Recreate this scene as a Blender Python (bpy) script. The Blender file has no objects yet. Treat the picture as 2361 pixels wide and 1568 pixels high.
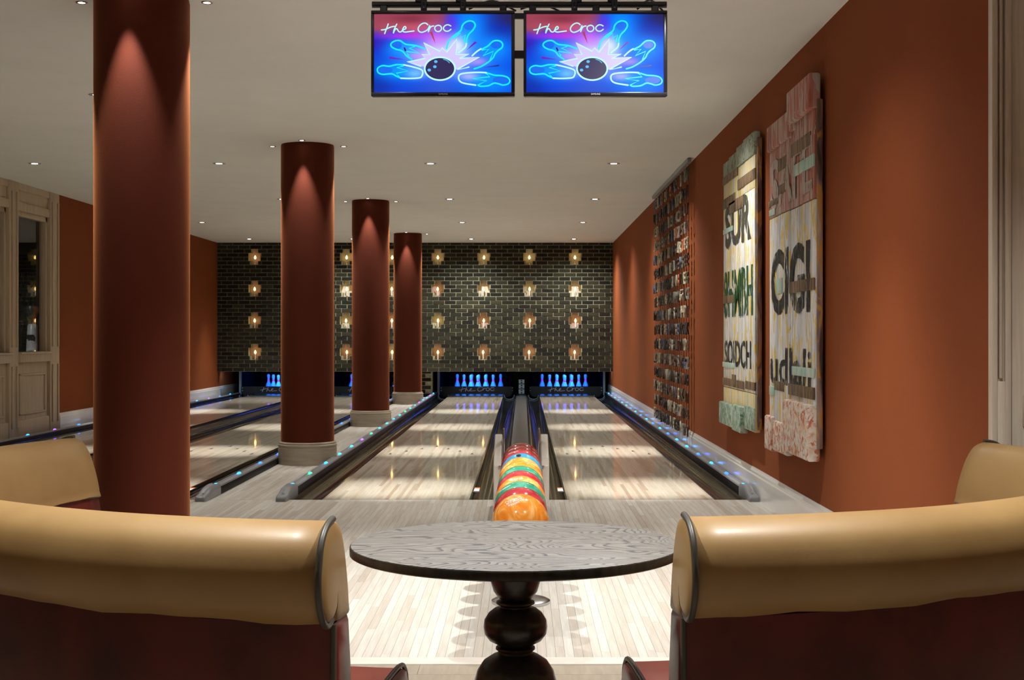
import bpy, bmesh, math, random
from mathutils import Vector, Matrix
PI = math.pi
random.seed(7)
sc = bpy.context.scene
COL = sc.collection

# ------------------------------------------------------------------ camera
F_PX, W_PX, H_PX = 3131.0, 2361.0, 1568.0
EYE = 1.2                       # eye height above the lanes
VPX, VPY = 1206.0, 773.0        # vanishing point of the lanes
cam_d = bpy.data.cameras.new('camera')
cam = bpy.data.objects.new('camera', cam_d); COL.objects.link(cam)
cam.location = (0, 0, EYE); cam.rotation_euler = (PI/2, 0, 0)
cam_d.sensor_width = 36.0; cam_d.sensor_fit = 'HORIZONTAL'
cam_d.lens = F_PX / W_PX * 36.0
cam_d.shift_x = -(VPX - W_PX/2) / W_PX
cam_d.shift_y = (VPY - H_PX/2) / W_PX
cam_d.clip_start = 0.05; cam_d.clip_end = 100
sc.camera = cam

# ------------------------------------------------------------------ world, exposure
w = bpy.data.worlds.new('world'); sc.world = w; w.use_nodes = True
w.node_tree.nodes['Background'].inputs[0].default_value = (0.5, 0.48, 0.45, 1)
w.node_tree.nodes['Background'].inputs[1].default_value = 0.02
sc.view_settings.view_transform = 'Standard'
try: sc.view_settings.look = 'None'
except Exception: pass
sc.view_settings.exposure = 0.45
sc.view_settings.gamma = 1.0
sc.view_settings.use_curve_mapping = False
sc.cycles.use_denoising = True
sc.cycles.max_bounces = 5; sc.cycles.diffuse_bounces = 4; sc.cycles.glossy_bounces = 2; sc.cycles.transparent_max_bounces = 6
sc.cycles.use_adaptive_sampling = True; sc.cycles.adaptive_threshold = 0.045
sc.cycles.sample_clamp_indirect = 4.0
sc.cycles.caustics_reflective = False; sc.cycles.caustics_refractive = False

# light levels (watts)
P_LANE, P_APPROACH, P_LOUNGE, P_COLUMN, P_SPILL = 780.0, 250.0, 250.0, 44.0, 125.0
SPOT_COL = (1.0, 0.98, 0.91)
CEIL = 2.98

# ------------------------------------------------------------------ materials
def lin(r, g, b):
    f = lambda c: ((c/255+0.055)/1.055)**2.4 if c/255 > 0.04045 else c/255/12.92
    return (f(r), f(g), f(b), 1)
class NT:
    def __init__(s, name):
        s.m = bpy.data.materials.new(name); s.m.use_nodes = True
        s.t = s.m.node_tree; s.b = s.t.nodes['Principled BSDF']; s.out = s.t.nodes['Material Output']
    def n(s, kind, **kw):
        nd = s.t.nodes.new(kind)
        for k, v in kw.items(): setattr(nd, k, v)
        return nd
    def l(s, a, b): s.t.links.new(a, b)
    def math(s, op, a, b=None, c=None):
        nd = s.n('ShaderNodeMath', operation=op)
        for i, v in enumerate((a, b, c)):
            if v is None: continue
            if isinstance(v, (int, float)): nd.inputs[i].default_value = v
            else: s.l(v, nd.inputs[i])
        return nd.outputs[0]
    def coord(s, scale=(1, 1, 1), kind='Object', rot=(0, 0, 0)):
        tc = s.n('ShaderNodeTexCoord'); mp = s.n('ShaderNodeMapping')
        mp.inputs['Scale'].default_value = scale; mp.inputs['Rotation'].default_value = rot
        s.l(tc.outputs[kind], mp.inputs[0]); return mp.outputs[0]
    def noise(s, vec, scale=5, detail=3, rough=0.5, dist=0.0):
        nd = s.n('ShaderNodeTexNoise'); s.l(vec, nd.inputs['Vector'])
        nd.inputs['Scale'].default_value = scale; nd.inputs['Detail'].default_value = detail
        nd.inputs['Roughness'].default_value = rough; nd.inputs['Distortion'].default_value = dist
        return nd.outputs[0]
    def ramp(s, fac, stops, interp='LINEAR'):
        nd = s.n('ShaderNodeValToRGB'); s.l(fac, nd.inputs[0]); r = nd.color_ramp; r.interpolation = interp
        while len(r.elements) < len(stops): r.elements.new(0.5)
        for e, (p, c) in zip(r.elements, stops):
            e.position = p; e.color = c if len(c) == 4 else (*c, 1)
        return nd.outputs[0]
    def mix(s, fac, a, b, blend='MIX'):
        nd = s.n('ShaderNodeMix', data_type='RGBA', blend_type=blend)
        for i, v in ((0, fac), (6, a), (7, b)):
            if isinstance(v, (int, float)): nd.inputs[i].default_value = v
            elif isinstance(v, tuple): nd.inputs[i].default_value = v if len(v) == 4 else (*v, 1)
            else: s.l(v, nd.inputs[i])
        return nd.outputs[2]
    def color(s, v):
        if isinstance(v, tuple): s.b.inputs['Base Color'].default_value = v if len(v) == 4 else (*v, 1)
        else: s.l(v, s.b.inputs['Base Color'])
    def set(s, rough=None, metal=None, spec=None, coat=None, coatr=None):
        for k, v in (('Roughness', rough), ('Metallic', metal), ('Specular IOR Level', spec), ('Coat Weight', coat), ('Coat Roughness', coatr)):
            if v is None: continue
            if isinstance(v, (int, float)): s.b.inputs[k].default_value = v
            else: s.l(v, s.b.inputs[k])
        return s
    def bump(s, h, strength=0.3, dist=0.01):
        nd = s.n('ShaderNodeBump'); nd.inputs['Strength'].default_value = strength; nd.inputs['Distance'].default_value = dist
        s.l(h, nd.inputs['Height']); s.l(nd.outputs[0], s.b.inputs['Normal'])
    def tint(s):                       # one random value per piece, joined or single
        oi = s.n('ShaderNodeObjectInfo'); ge = s.n('ShaderNodeNewGeometry')
        return s.math('FRACT', s.math('ADD', oi.outputs['Random'], ge.outputs['Random Per Island']))
M = {}
def plain(key, c, rough=0.5, metal=0.0, spec=0.5, coat=0.0, var=0.12, nscale=6, bump=0.0, bscale=80):
    t = NT(key); v = t.coord()
    n = t.noise(v, nscale, 3)
    d = tuple(x*(1-var) for x in c[:3]); u = tuple(min(1, x*(1+var)) for x in c[:3])
    t.color(t.ramp(n, [(0.3, d), (0.7, u)])); t.set(rough, metal, spec, coat, 0.1)
    if bump: t.bump(t.noise(v, bscale, 2), bump, 0.004)
    M[key] = t.m; return t.m
def emit(key, c, strength):
    t = NT(key); t.b.inputs['Base Color'].default_value = (0.02, 0.02, 0.02, 1)
    t.b.inputs['Emission Color'].default_value = c if len(c) == 4 else (*c, 1)
    t.b.inputs['Emission Strength'].default_value = strength
    M[key] = t.m; return t.m

plain('ceiling', (0.86, 0.875, 0.85), 0.9, spec=0.1, var=0.02, nscale=2)
def fabric_wall(key, c):
    t = NT(key); v = t.coord((1, 1, 1))
    n = t.noise(v, 1.6, 4); n2 = t.noise(v, 260, 2)
    base = t.ramp(n, [(0.3, tuple(x*0.92 for x in c)), (0.7, tuple(x*1.06 for x in c))])
    t.color(t.mix(0.25, base, t.ramp(n2, [(0.3, tuple(x*0.7 for x in c)), (0.7, tuple(x*1.25 for x in c))])))
    t.set(0.85, spec=0.15); t.b.inputs['Sheen Weight'].default_value = 0.08; t.b.inputs['Sheen Tint'].default_value = (1, .36, .13, 1)
    t.bump(n2, 0.25, 0.003); M[key] = t.m
fabric_wall('terracotta', (0.215, 0.051, 0.0135))
fabric_wall('suede', (0.086, 0.0150, 0.0064))
for k_, v_ in (('Sheen Weight', 0.55), ('Sheen Roughness', 0.35)): M['suede'].node_tree.nodes['Principled BSDF'].inputs[k_].default_value = v_
plain('white_paint', (0.88, 0.875, 0.87), 0.22, var=0.02, coat=0.3)
plain('black_metal', (0.012, 0.012, 0.014), 0.35, var=0.1)
plain('black_plastic', (0.012, 0.012, 0.015), 0.25, var=0.1)
plain('dark_void', (0.0025, 0.0025, 0.003), 0.8, spec=0.05, var=0.1)
plain('gutter_black', (0.010, 0.011, 0.012), 0.14, var=0.25, nscale=3, coat=0.6)
plain('capping_black', (0.035, 0.036, 0.038), 0.30, var=0.3, nscale=12)
plain('track_grey', (0.045, 0.046, 0.05), 0.35, var=0.25, nscale=9)
plain('rail_grey', (0.24, 0.245, 0.26), 0.35, var=0.05)
plain('rail_dark', (0.008, 0.008, 0.009), 0.35, spec=0.25, var=0.15)
plain('steel', (0.62, 0.62, 0.64), 0.22, metal=1.0, var=0.05)
plain('cool_panel', (0.50, 0.56, 0.60), 0.4, var=0.08)
plain('beige_plastic', (0.76, 0.71, 0.65), 0.35, var=0.04, coat=0.2)
plain('pin_white', (0.85, 0.86, 0.88), 0.25, var=0.02)
plain('niche_pink', (0.55, 0.36, 0.34), 0.8, var=0.25, nscale=8)
plain('niche_cream', (0.60, 0.54, 0.48), 0.8, var=0.25, nscale=8)
plain('candle_white', (0.85, 0.82, 0.74), 0.5, var=0.05)
plain('cord_dark', (0.05, 0.03, 0.025), 0.8)
plain('mortar', (0.34, 0.325, 0.20), 0.9, var=0.3, nscale=20, bump=0.5, bscale=150)
plain('sticker', (0.75, 0.75, 0.72), 0.4, var=0.05)
plain('sticker_orange', (0.75, 0.22, 0.06), 0.4, var=0.05)
plain('letter_white', (0.80, 0.78, 0.80), 0.5, var=0.03)
plain('letter_mauve', (0.80, 0.66, 0.80), 0.5, var=0.08)
plain('bar_dark', (0.02, 0.022, 0.025), 0.45, var=0.2)
plain('glass_dark', (0.03, 0.03, 0.03), 0.1)
plain('grinder_grey', (0.35, 0.36, 0.38), 0.35)
emit('lens', (1.0, 0.97, 0.90), 12.0)
emit('bulb', (1.0, 0.64, 0.18), 6.0)
emit('bulb_dim', (1.0, 0.60, 0.12), 6.0)
emit('pin_ring', (0.70, 0.0, 0.95), 0.55)
for k, c in (('led_blue', (0.01, 0.12, 1.0)), ('led_azure', (0.01, 0.30, 1.0)), ('led_cyan', (0.02, 0.50, 0.62)), ('led_green', (0.02, 0.52, 0.20)), ('led_violet', (0.22, 0.06, 1.0))):
    emit(k, c, 3.4)
M['pin_ring'].node_tree.nodes['Principled BSDF'].inputs['Base Color'].default_value = (0.6, 0.02, 0.6, 1)

for k_ in list(M):
    if k_.startswith('led') or k_ in ('lens', 'bulb_dim', 'pin_ring'): M[k_].cycles.emission_sampling = 'NONE'
# tan and burgundy leather
def leather(key, c, c2, rough, ps=3.0):
    t = NT(key); v = t.coord()
    a = t.noise(v, ps, 5, 0.55); g = t.noise(v, 240, 3, 0.6)
    t.color(t.ramp(a, [(0.3, c2), (0.62, c)])); t.set(t.math('MULTIPLY_ADD', a, 0.18, rough-0.06), spec=0.40, coat=0.08, coatr=0.22)
    t.bump(t.math('ADD', t.math('MULTIPLY', g, 0.10), t.math('MULTIPLY', t.noise(v, 6, 2), 1.0)), 0.18, 0.006); M[key] = t.m
leather('tan_leather', (0.335, 0.205, 0.080), (0.275, 0.158, 0.057), 0.46)
leather('burgundy_leather', (0.130, 0.016, 0.011), (0.050, 0.007, 0.006), 0.36, 4.5)
leather('seat_leather', (0.23, 0.045, 0.030), (0.17, 0.030, 0.020), 0.38, 4)
plain('piping', (0.055, 0.050, 0.040), 0.45, var=0.1)

# brick
t = NT('brick'); v = t.coord(); r = t.tint()
base = t.ramp(r, [(0.0, (0.009, 0.009, 0.008)), (0.35, (0.017, 0.017, 0.013)), (0.7, (0.026, 0.026, 0.017)), (1.0, (0.038, 0.037, 0.023))])
n = t.noise(v, 45, 4, 0.6)
t.color(t.mix(t.ramp(n, [(0.5, (0, 0, 0)), (0.85, (0.5, 0.5, 0.5))]), base, (0.055, 0.053, 0.034, 1))); t.set(0.8, spec=0.2); t.bump(n, 0.5, 0.006); M['brick'] = t.m

# maple boards of the approach (each board a piece)
def board_mat(key, cols, rough, grain=(60, 3, 60), coat=0.0, coatr=0.1):
    t = NT(key); v = t.coord(grain); r = t.tint()
    base = t.ramp(r, [(i/(len(cols)-1), c) for i, c in enumerate(cols)])
    g = t.noise(v, 1.0, 4, 0.6, 0.4)
    t.color(t.mix(1.0, base, t.ramp(g, [(0.25, (0.80, 0.78, 0.74)), (0.7, (1.06, 1.06, 1.06))]), 'MULTIPLY'))
    t.set(rough, coat=coat, coatr=coatr); M[key] = t.m
board_mat('maple_board', [(0.62, 0.595, 0.56), (0.54, 0.495, 0.445), (0.66, 0.64, 0.61), (0.48, 0.42, 0.365), (0.63, 0.605, 0.575), (0.57, 0.52, 0.47), (0.69, 0.675, 0.65)], 0.45, coat=0.08, coatr=0.25)
board_mat('grey_oak', [(0.36, 0.31, 0.25), (0.30, 0.25, 0.20), (0.42, 0.36, 0.29)], 0.5, (40, 3, 40))
plain('threshold', (0.68, 0.63, 0.57), 0.4, var=0.08, nscale=12)

# lanes: boards too fine to pick apart, as a material
t = NT('lane'); 
tc = t.n('ShaderNodeTexCoord'); sp = t.n('ShaderNodeSeparateXYZ'); t.l(tc.outputs['Object'], sp.inputs[0])
bx_ = t.math('DIVIDE', sp.outputs[0], 0.0275); bi = t.math('FLOOR', bx_); fx = t.math('FRACT', bx_)
wn = t.n('ShaderNodeTexWhiteNoise', noise_dimensions='1D'); t.l(bi, wn.inputs['W'])
yy = t.math('ADD', t.math('DIVIDE', sp.outputs[1], 1.35), t.math('MULTIPLY', wn.outputs[0], 7.0)); yi = t.math('FLOOR', yy); fy = t.math('FRACT', yy)
wn2 = t.n('ShaderNodeTexWhiteNoise', noise_dimensions='2D'); cb = t.n('ShaderNodeCombineXYZ'); t.l(bi, cb.inputs[0]); t.l(yi, cb.inputs[1]); t.l(cb.outputs[0], wn2.inputs['Vector'])
base = t.ramp(wn2.outputs[0], [(0.0, (0.41, 0.335, 0.26)), (0.2, (0.50, 0.445, 0.365)), (0.6, (0.54, 0.495, 0.415)), (0.85, (0.46, 0.395, 0.315)), (1.0, (0.37, 0.285, 0.215))])
g = t.noise(t.coord((60, 3, 60)), 1.0, 4, 0.6)
base = t.mix(1.0, base, t.ramp(g, [(0.3, (0.86, 0.85, 0.82)), (0.7, (1.04, 1.04, 1.04))]), 'MULTIPLY')
edge = t.math('LESS_THAN', t.math('MINIMUM', fx, t.math('SUBTRACT', 1.0, fx)), 0.03)
t.color(t.mix(t.math('MULTIPLY', edge, 0.35), base, (0.2, 0.14, 0.09, 1))); t.set(0.42, spec=0.18, coat=0.75, coatr=0.04)
M['lane'] = t.m

# pale limed oak of panelling, columns' plinths
def oak(key, c1, c2, scale):
    t = NT(key); v = t.coord(scale); n = t.noise(v, 1.0, 5, 0.6, 0.6)
    t.color(t.ramp(n, [(0.28, c1), (0.7, c2)])); t.set(0.5); t.bump(n, 0.12, 0.004); M[key] = t.m
oak('oak_vertical', (0.44, 0.35, 0.24), (0.58, 0.48, 0.35), (30, 30, 2.0))
oak('oak_pale', (0.56, 0.49, 0.41), (0.72, 0.64, 0.54), (45, 45, 2.5))
oak('plinth_oak', (0.30, 0.255, 0.19), (0.42, 0.36, 0.28), (4, 4, 30))
# dark-stained table
t = NT('table_top'); v = t.coord((1.0, 1.0, 1.0), rot=(0, 0, math.radians(35)))
rot_ = (0, 0, math.radians(48))
tcr = t.coord((1, 1, 1), rot=rot_); sp_ = t.n('ShaderNodeSeparateXYZ'); t.l(tcr, sp_.inputs[0])
big = t.noise(t.coord((1.3, 3.4, 1), rot=rot_), 1.9, 2.0, 0.45, 0.25)
small = t.noise(t.coord((6, 26, 1), rot=rot_), 1.0, 3)
ringf = t.math('FRACT', t.math('ADD', t.math('ADD', t.math('MULTIPLY', sp_.outputs[1], 26.0), t.math('MULTIPLY', big, 26.0)), t.math('MULTIPLY', small, 0.5)))
line = t.ramp(ringf, [(0.0, (0.0,)*3), (0.60, (0.10,)*3), (0.82, (0.9,)*3), (0.95, (0.8,)*3), (1.0, (0.0,)*3)])
fine = t.noise(t.coord((9, 220, 9), rot=(0, 0, math.radians(35))), 1.0, 3)
bc = t.ramp(fine, [(0.3, (0.17, 0.162, 0.150)), (0.7, (0.265, 0.255, 0.24))])
t.color(t.mix(line, bc, (0.075, 0.076, 0.085, 1))); t.set(0.34, spec=0.45); t.bump(line, 0.12, 0.002); M['table_top'] = t.m
t = NT('table_dark'); v = t.coord((60, 60, 3)); n = t.noise(v, 1.0, 4)
t.color(t.ramp(n, [(0.3, (0.010, 0.009, 0.008)), (0.75, (0.030, 0.026, 0.022))])); t.set(0.33, coat=0.15, coatr=0.2); M['table_dark'] = t.m

# bowling balls: swirled resin
def ball_mat(key, c1, c2, c3, dist=1.5):
    t = NT(key); v = t.coord(); n = t.noise(v, 9, 3, 0.5, dist)
    t.color(t.ramp(n, [(0.30, c1), (0.48, c2), (0.60, c3), (0.72, c1)])); t.set(0.10, coat=0.6, coatr=0.03); M[key] = t.m
ball_mat('ball_orange', (0.80, 0.19, 0.012), (0.86, 0.30, 0.035), (0.92, 0.52, 0.18), 2.2)
ball_mat('ball_red', (0.36, 0.012, 0.018), (0.44, 0.025, 0.035), (0.50, 0.06, 0.07))
ball_mat('ball_darkred', (0.17, 0.012, 0.012), (0.24, 0.022, 0.020), (0.30, 0.035, 0.03))
ball_mat('ball_green', (0.02, 0.22, 0.13), (0.03, 0.30, 0.19), (0.10, 0.42, 0.28))
ball_mat('ball_blue', (0.02, 0.22, 0.48), (0.03, 0.30, 0.58), (0.06, 0.38, 0.64))

# weathered painted planks of the wall signs
def paint_mat(key, body, accent, streak, z0=None, low=None, seed=0.0, iso=False):
    t = NT(key)
    tc = t.n('ShaderNodeTexCoord'); oi = t.n('ShaderNodeObjectInfo'); mp = t.n('ShaderNodeMapping'); t.l(tc.outputs['Object'], mp.inputs[0])
    off = t.n('ShaderNodeCombineXYZ'); t.l(t.math('MULTIPLY_ADD', oi.outputs['Random'], 37.0, seed), off.inputs[1]); t.l(off.outputs[0], mp.inputs['Location'])
    def nz(sx, sy, sz, sca=1, det=4, d=0.5):
        m2 = t.n('ShaderNodeMapping'); m2.inputs['Scale'].default_value = (sx, sy, sx if iso else sz); t.l(mp.outputs[0], m2.inputs[0])
        return t.noise(m2.outputs[0], sca, det, 0.6, d)
    a = nz(20, 20, 2.2); b = nz(8, 9, 1.2, 1, 3); c = nz(16, 17, 4.5, 1, 5, 1.0); d = nz(60, 60, 8)
    col = t.ramp(a, [(0.34, body[0]), (0.5, body[1]), (0.66, body[2])])
    col = t.mix(t.ramp(c, [(0.53, (0, 0, 0)), (0.57, (1, 1, 1))]), col, accent)
    col = t.mix(t.ramp(b, [(0.60, (0, 0, 0)), (0.66, (1, 1, 1))]), col, streak)
    if low is not None:
        sp = t.n('ShaderNodeSeparateXYZ'); t.l(tc.outputs['Object'], sp.inputs[0])
        e = t.math('ADD', sp.outputs[2], t.math('MULTIPLY', nz(24, 24, 6, 1, 4), 0.30))
        msk = t.math('GREATER_THAN', e, z0+0.15)
        col = t.mix(msk, col, low)
    col = t.mix(t.ramp(d, [(0.66, (0, 0, 0)), (0.74, (0.8, 0.8, 0.8))]), col, (0.10, 0.07, 0.05, 1))
    t.color(col); t.set(0.65); t.bump(t.math('ADD', c, d), 0.22, 0.003); M[key] = t.m
    return t, nz
WHT = [(0.50, 0.53, 0.60), (0.76, 0.78, 0.82), (0.88, 0.89, 0.90)]
YEL = (0.78, 0.56, 0.10, 1)
paint_mat('paint_white', WHT, YEL, (0.50, 0.52, 0.58, 1), seed=3.0)
paint_mat('paint_yellow', [(0.60, 0.44, 0.10), (0.68, 0.55, 0.25), (0.66, 0.62, 0.52)], (0.60, 0.58, 0.52, 1), (0.38, 0.50, 0.42, 1), seed=9.0)
paint_mat('paint_red', [(0.34, 0.09, 0.06), (0.44, 0.17, 0.13), (0.50, 0.40, 0.36)], (0.46, 0.42, 0.38, 1), (0.30, 0.07, 0.045, 1), seed=5.0)
paint_mat('paint_green', [(0.16, 0.26, 0.19), (0.30, 0.40, 0.34), (0.50, 0.54, 0.52)], (0.10, 0.22, 0.12, 1), (0.44, 0.50, 0.48, 1), seed=2.0, iso=True)
paint_mat('paint_dull_green', [(0.20, 0.22, 0.15), (0.28, 0.32, 0.25), (0.34, 0.42, 0.36)], (0.16, 0.15, 0.10, 1), (0.36, 0.46, 0.40, 1), seed=12.0, iso=True)
paint_mat('paint_crackle', [(0.60, 0.30, 0.22), (0.70, 0.62, 0.54), (0.76, 0.74, 0.70)], (0.52, 0.16, 0.09, 1), (0.72, 0.56, 0.30, 1), seed=17.0, iso=True)
paint_mat('raw_wood', [(0.10, 0.065, 0.035), (0.20, 0.125, 0.07), (0.30, 0.19, 0.10)], (0.06, 0.04, 0.03, 1), (0.34, 0.22, 0.13, 1), seed=21.0)
paint_mat('rough_edge', [(0.10, 0.06, 0.05), (0.26, 0.17, 0.14), (0.40, 0.30, 0.26)], (0.45, 0.22, 0.05, 1), (0.05, 0.035, 0.03, 1), seed=25.0)
paint_mat('teal_patch', [(0.28, 0.52, 0.44), (0.40, 0.62, 0.54), (0.60, 0.68, 0.62)], (0.66, 0.66, 0.62, 1), (0.3, 0.28, 0.2, 1), seed=27.0)
def worn_letter(key, c, wear):
    t = NT(key); v = t.coord((26, 26, 5)); n = t.noise(v, 1.0, 5, 0.65, 0.8)
    tr = t.n('ShaderNodeBsdfTransparent'); mx = t.n('ShaderNodeMixShader')
    t.color(t.ramp(t.noise(t.coord((60, 60, 12)), 1, 3), [(0.3, tuple(x*0.7 for x in c)), (0.7, c)])); t.set(0.6)
    t.l(t.ramp(n, [(wear, (0, 0, 0)), (wear+0.03, (1, 1, 1))]), mx.inputs[0]); t.l(t.b.outputs[0], mx.inputs[1]); t.l(tr.outputs[0], mx.inputs[2])
    t.l(mx.outputs[0], t.out.inputs['Surface']); M[key] = t.m
worn_letter('letter_black', (0.014, 0.013, 0.012), 0.535)
worn_letter('letter_green', (0.018, 0.10, 0.025), 0.535)
worn_letter('letter_olive', (0.075, 0.072, 0.05), 0.545)
worn_letter('letter_pale', (0.55, 0.45, 0.41), 0.56)
# hanging letters
for k, c in (('type_dark', (0.035, 0.028, 0.022)), ('type_grey', (0.22, 0.21, 0.18)), ('type_cream', (0.42, 0.38, 0.28)), ('type_blue', (0.10, 0.12, 0.20)), ('type_orange', (0.42, 0.13, 0.06)), ('type_brown', (0.10, 0.055, 0.035)), ('type_olive', (0.09, 0.09, 0.06))):
    plain(k, c, 0.55, var=0.4, nscale=30)
# glass
t = NT('window_glass'); t.b.inputs['Base Color'].default_value = (0.75, 0.78, 0.78, 1); t.set(0.02)
gl = t.n('ShaderNodeBsdfGlossy'); gl.inputs['Roughness'].default_value = 0.02; tr = t.n('ShaderNodeBsdfTransparent'); tr.inputs[0].default_value = (0.90, 0.92, 0.92, 1)
fr = t.n('ShaderNodeFresnel'); fr.inputs[0].default_value = 1.45; mx = t.n('ShaderNodeMixShader'); ge_ = t.n('ShaderNodeNewGeometry'); t.l(t.math('MULTIPLY', fr.outputs[0], t.math('SUBTRACT', 1.0, ge_.outputs['Backfacing'])), mx.inputs[0]); t.l(tr.outputs[0], mx.inputs[1]); t.l(gl.outputs[0], mx.inputs[2]); t.l(mx.outputs[0], t.out.inputs['Surface'])
M['window_glass'] = t.m

# ------------------------------------------------------------------ mesh helpers
def catmull(pts, n=6, closed=False):
    P = [Vector(p) for p in pts]; out = []; m = len(P)
    rng = range(m if closed else m-1)
    for i in rng:
        p0 = P[(i-1) % m] if (closed or i > 0) else P[0]; p1 = P[i]; p2 = P[(i+1) % m]; p3 = P[(i+2) % m] if (closed or i+2 < m) else P[-1]
        for k in range(n):
            t_ = k/n
            out.append(0.5*((2*p1) + (-p0+p2)*t_ + (2*p0-5*p1+4*p2-p3)*t_*t_ + (-p0+3*p1-3*p2+p3)*t_**3))
    if not closed: out.append(P[-1])
    return out
class MB:
    def __init__(s): s.v = []; s.f = []; s.c = None
    def add(s, vs, fs):
        o = len(s.v); s.v += [tuple(x) for x in vs]; s.f += [tuple(i+o for i in f) for f in fs]; return s
    def box(s, x0, x1, y0, y1, z0, z1, mat=None):
        vs = [(x0, y0, z0), (x1, y0, z0), (x1, y1, z0), (x0, y1, z0), (x0, y0, z1), (x1, y0, z1), (x1, y1, z1), (x0, y1, z1)]
        if mat: vs = [mat @ Vector(p) for p in vs]
        return s.add(vs, [(0, 3, 2, 1), (4, 5, 6, 7), (0, 1, 5, 4), (1, 2, 6, 5), (2, 3, 7, 6), (3, 0, 4, 7)])
    def bbox(s, x0, x1, y0, y1, z0, z1, b=0.004, seg=2, mat=None):       # bevelled box
        bm = bmesh.new(); bmesh.ops.create_cube(bm, size=1)
        for p in bm.verts: p.co = ((x0+x1)/2+p.co.x*(x1-x0), (y0+y1)/2+p.co.y*(y1-y0), (z0+z1)/2+p.co.z*(z1-z0))
        bmesh.ops.bevel(bm, geom=bm.edges[:], offset=b, segments=seg, affect='EDGES', profile=0.5)
        bm.verts.index_update(); vs = [p.co.copy() for p in bm.verts]
        if mat: vs = [mat @ p for p in vs]
        s.add(vs, [[p.index for p in f.verts] for f in bm.faces]); bm.free(); return s
    def lathe(s, prof, n=24, c=(0, 0, 0), capb=True, capt=True):
        vs = []; fs = []
        for r, z in prof:
            for i in range(n):
                a = 2*PI*i/n; vs.append((c[0]+r*math.cos(a), c[1]+r*math.sin(a), c[2]+z))
        for k in range(len(prof)-1):
            for i in range(n):
                j = (i+1) % n; fs.append((k*n+i, k*n+j, (k+1)*n+j, (k+1)*n+i))
        if capb: fs.append(tuple(range(n-1, -1, -1)))
        if capt: fs.append(tuple((len(prof)-1)*n+i for i in range(n)))
        return s.add(vs, fs)
    def tube(s, pts, r, n=8, closed=False):
        P = [Vector(p) for p in pts]; m = len(P); vs = []; fs = []; prev = None
        for i, p in enumerate(P):
            a = P[(i-1) % m] if (closed or i > 0) else P[0]; b = P[(i+1) % m] if (closed or i < m-1) else P[-1]
            d = (b-a).normalized()
            up = prev if prev is not None else (Vector((0, 0, 1)) if abs(d.z) < 0.9 else Vector((1, 0, 0)))
            u = (up - d*up.dot(d)).normalized(); prev = u; q = d.cross(u)
            rr = r[i] if isinstance(r, (list, tuple)) else r
            for k in range(n):
                t_ = 2*PI*k/n; vs.append(p+(u*math.cos(t_)+q*math.sin(t_))*rr)
        for i in range(m if closed else m-1):
            j = (i+1) % m
            for k in range(n):
                l = (k+1) % n; fs.append((i*n+k, i*n+l, j*n+l, j*n+k))
        if not closed: fs += [tuple(range(n-1, -1, -1)), tuple((m-1)*n+k for k in range(n))]
        return s.add(vs, fs)
    def prism(s, poly, fn, d0, d1):        # polygon (a,b) extruded from d0 to d1; fn(a,b,d)->xyz
        n = len(poly); vs = [fn(a, b, d0) for a, b in poly] + [fn(a, b, d1) for a, b in poly]
        fs = [tuple(range(n-1, -1, -1)), tuple(range(n, 2*n))] + [(i, (i+1) % n, n+(i+1) % n, n+i) for i in range(n)]
        return s.add(vs, fs)
    def ribbon(s, pts, width, fn):         # flat stroke; fn(a,b)->xyz
        P = [Vector((p[0], p[1])) for p in pts]; m = len(P); vs = []; fs = []
        for i, p in enumerate(P):
            d = (P[min(i+1, m-1)]-P[max(i-1, 0)])
            if d.length < 1e-9: d = Vector((1, 0))
            d.normalize(); q = Vector((-d.y, d.x))*width/2
            vs += [fn(*(p+q)), fn(*(p-q))]
        for i in range(m-1): fs.append((2*i, 2*i+1, 2*i+3, 2*i+2))
        for e in (0, m-1):
            o = len(vs); vs += [fn(P[e].x+math.cos(2*PI*k/10)*width/2, P[e].y+math.sin(2*PI*k/10)*width/2) for k in range(10)]
            fs.append(tuple(range(o, o+10)))
        return s.add(vs, fs)
    def mesh(s, name, smooth=None):
        me = bpy.data.meshes.new(name); me.from_pydata(s.v, [], s.f)
        bm = bmesh.new(); bm.from_mesh(me); bmesh.ops.recalc_face_normals(bm, faces=bm.faces[:]); bm.to_mesh(me); bm.free()
        if smooth is not None:
            me.shade_smooth() if hasattr(me, 'shade_smooth') else None
            me.set_sharp_from_angle(angle=math.radians(smooth))
        me.update(); return me
    def build(s, name, mat, parent=None, smooth=None, loc=None):
        me = s.mesh(name, smooth); me.materials.append(M[mat]); return link(name, me, parent, loc)
def link(name, me, parent=None, loc=None, rot=None):
    o = bpy.data.objects.new(name, me); COL.objects.link(o)
    if parent is not None: o.parent = parent
    if loc is not None: o.location = loc
    if rot is not None: o.rotation_euler = rot
    return o
def tag(o, label, cat, group=None, kind=None):
    o['label'] = label; o['category'] = cat
    if group: o['group'] = group
    if kind: o['kind'] = kind
    return o
def thing(name, label, cat, loc=(0, 0, 0), group=None, kind=None, rot=None):
    o = bpy.data.objects.new(name, None); COL.objects.link(o); o.location = loc; o.empty_display_size = 0.1
    if rot: o.rotation_euler = rot
    return tag(o, label, cat, group, kind)
def copy_tree(o, parent=None):
    c = o.copy(); COL.objects.link(c); c.parent = parent
    for ch in list(o.children): copy_tree(ch, c)
    return c
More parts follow.
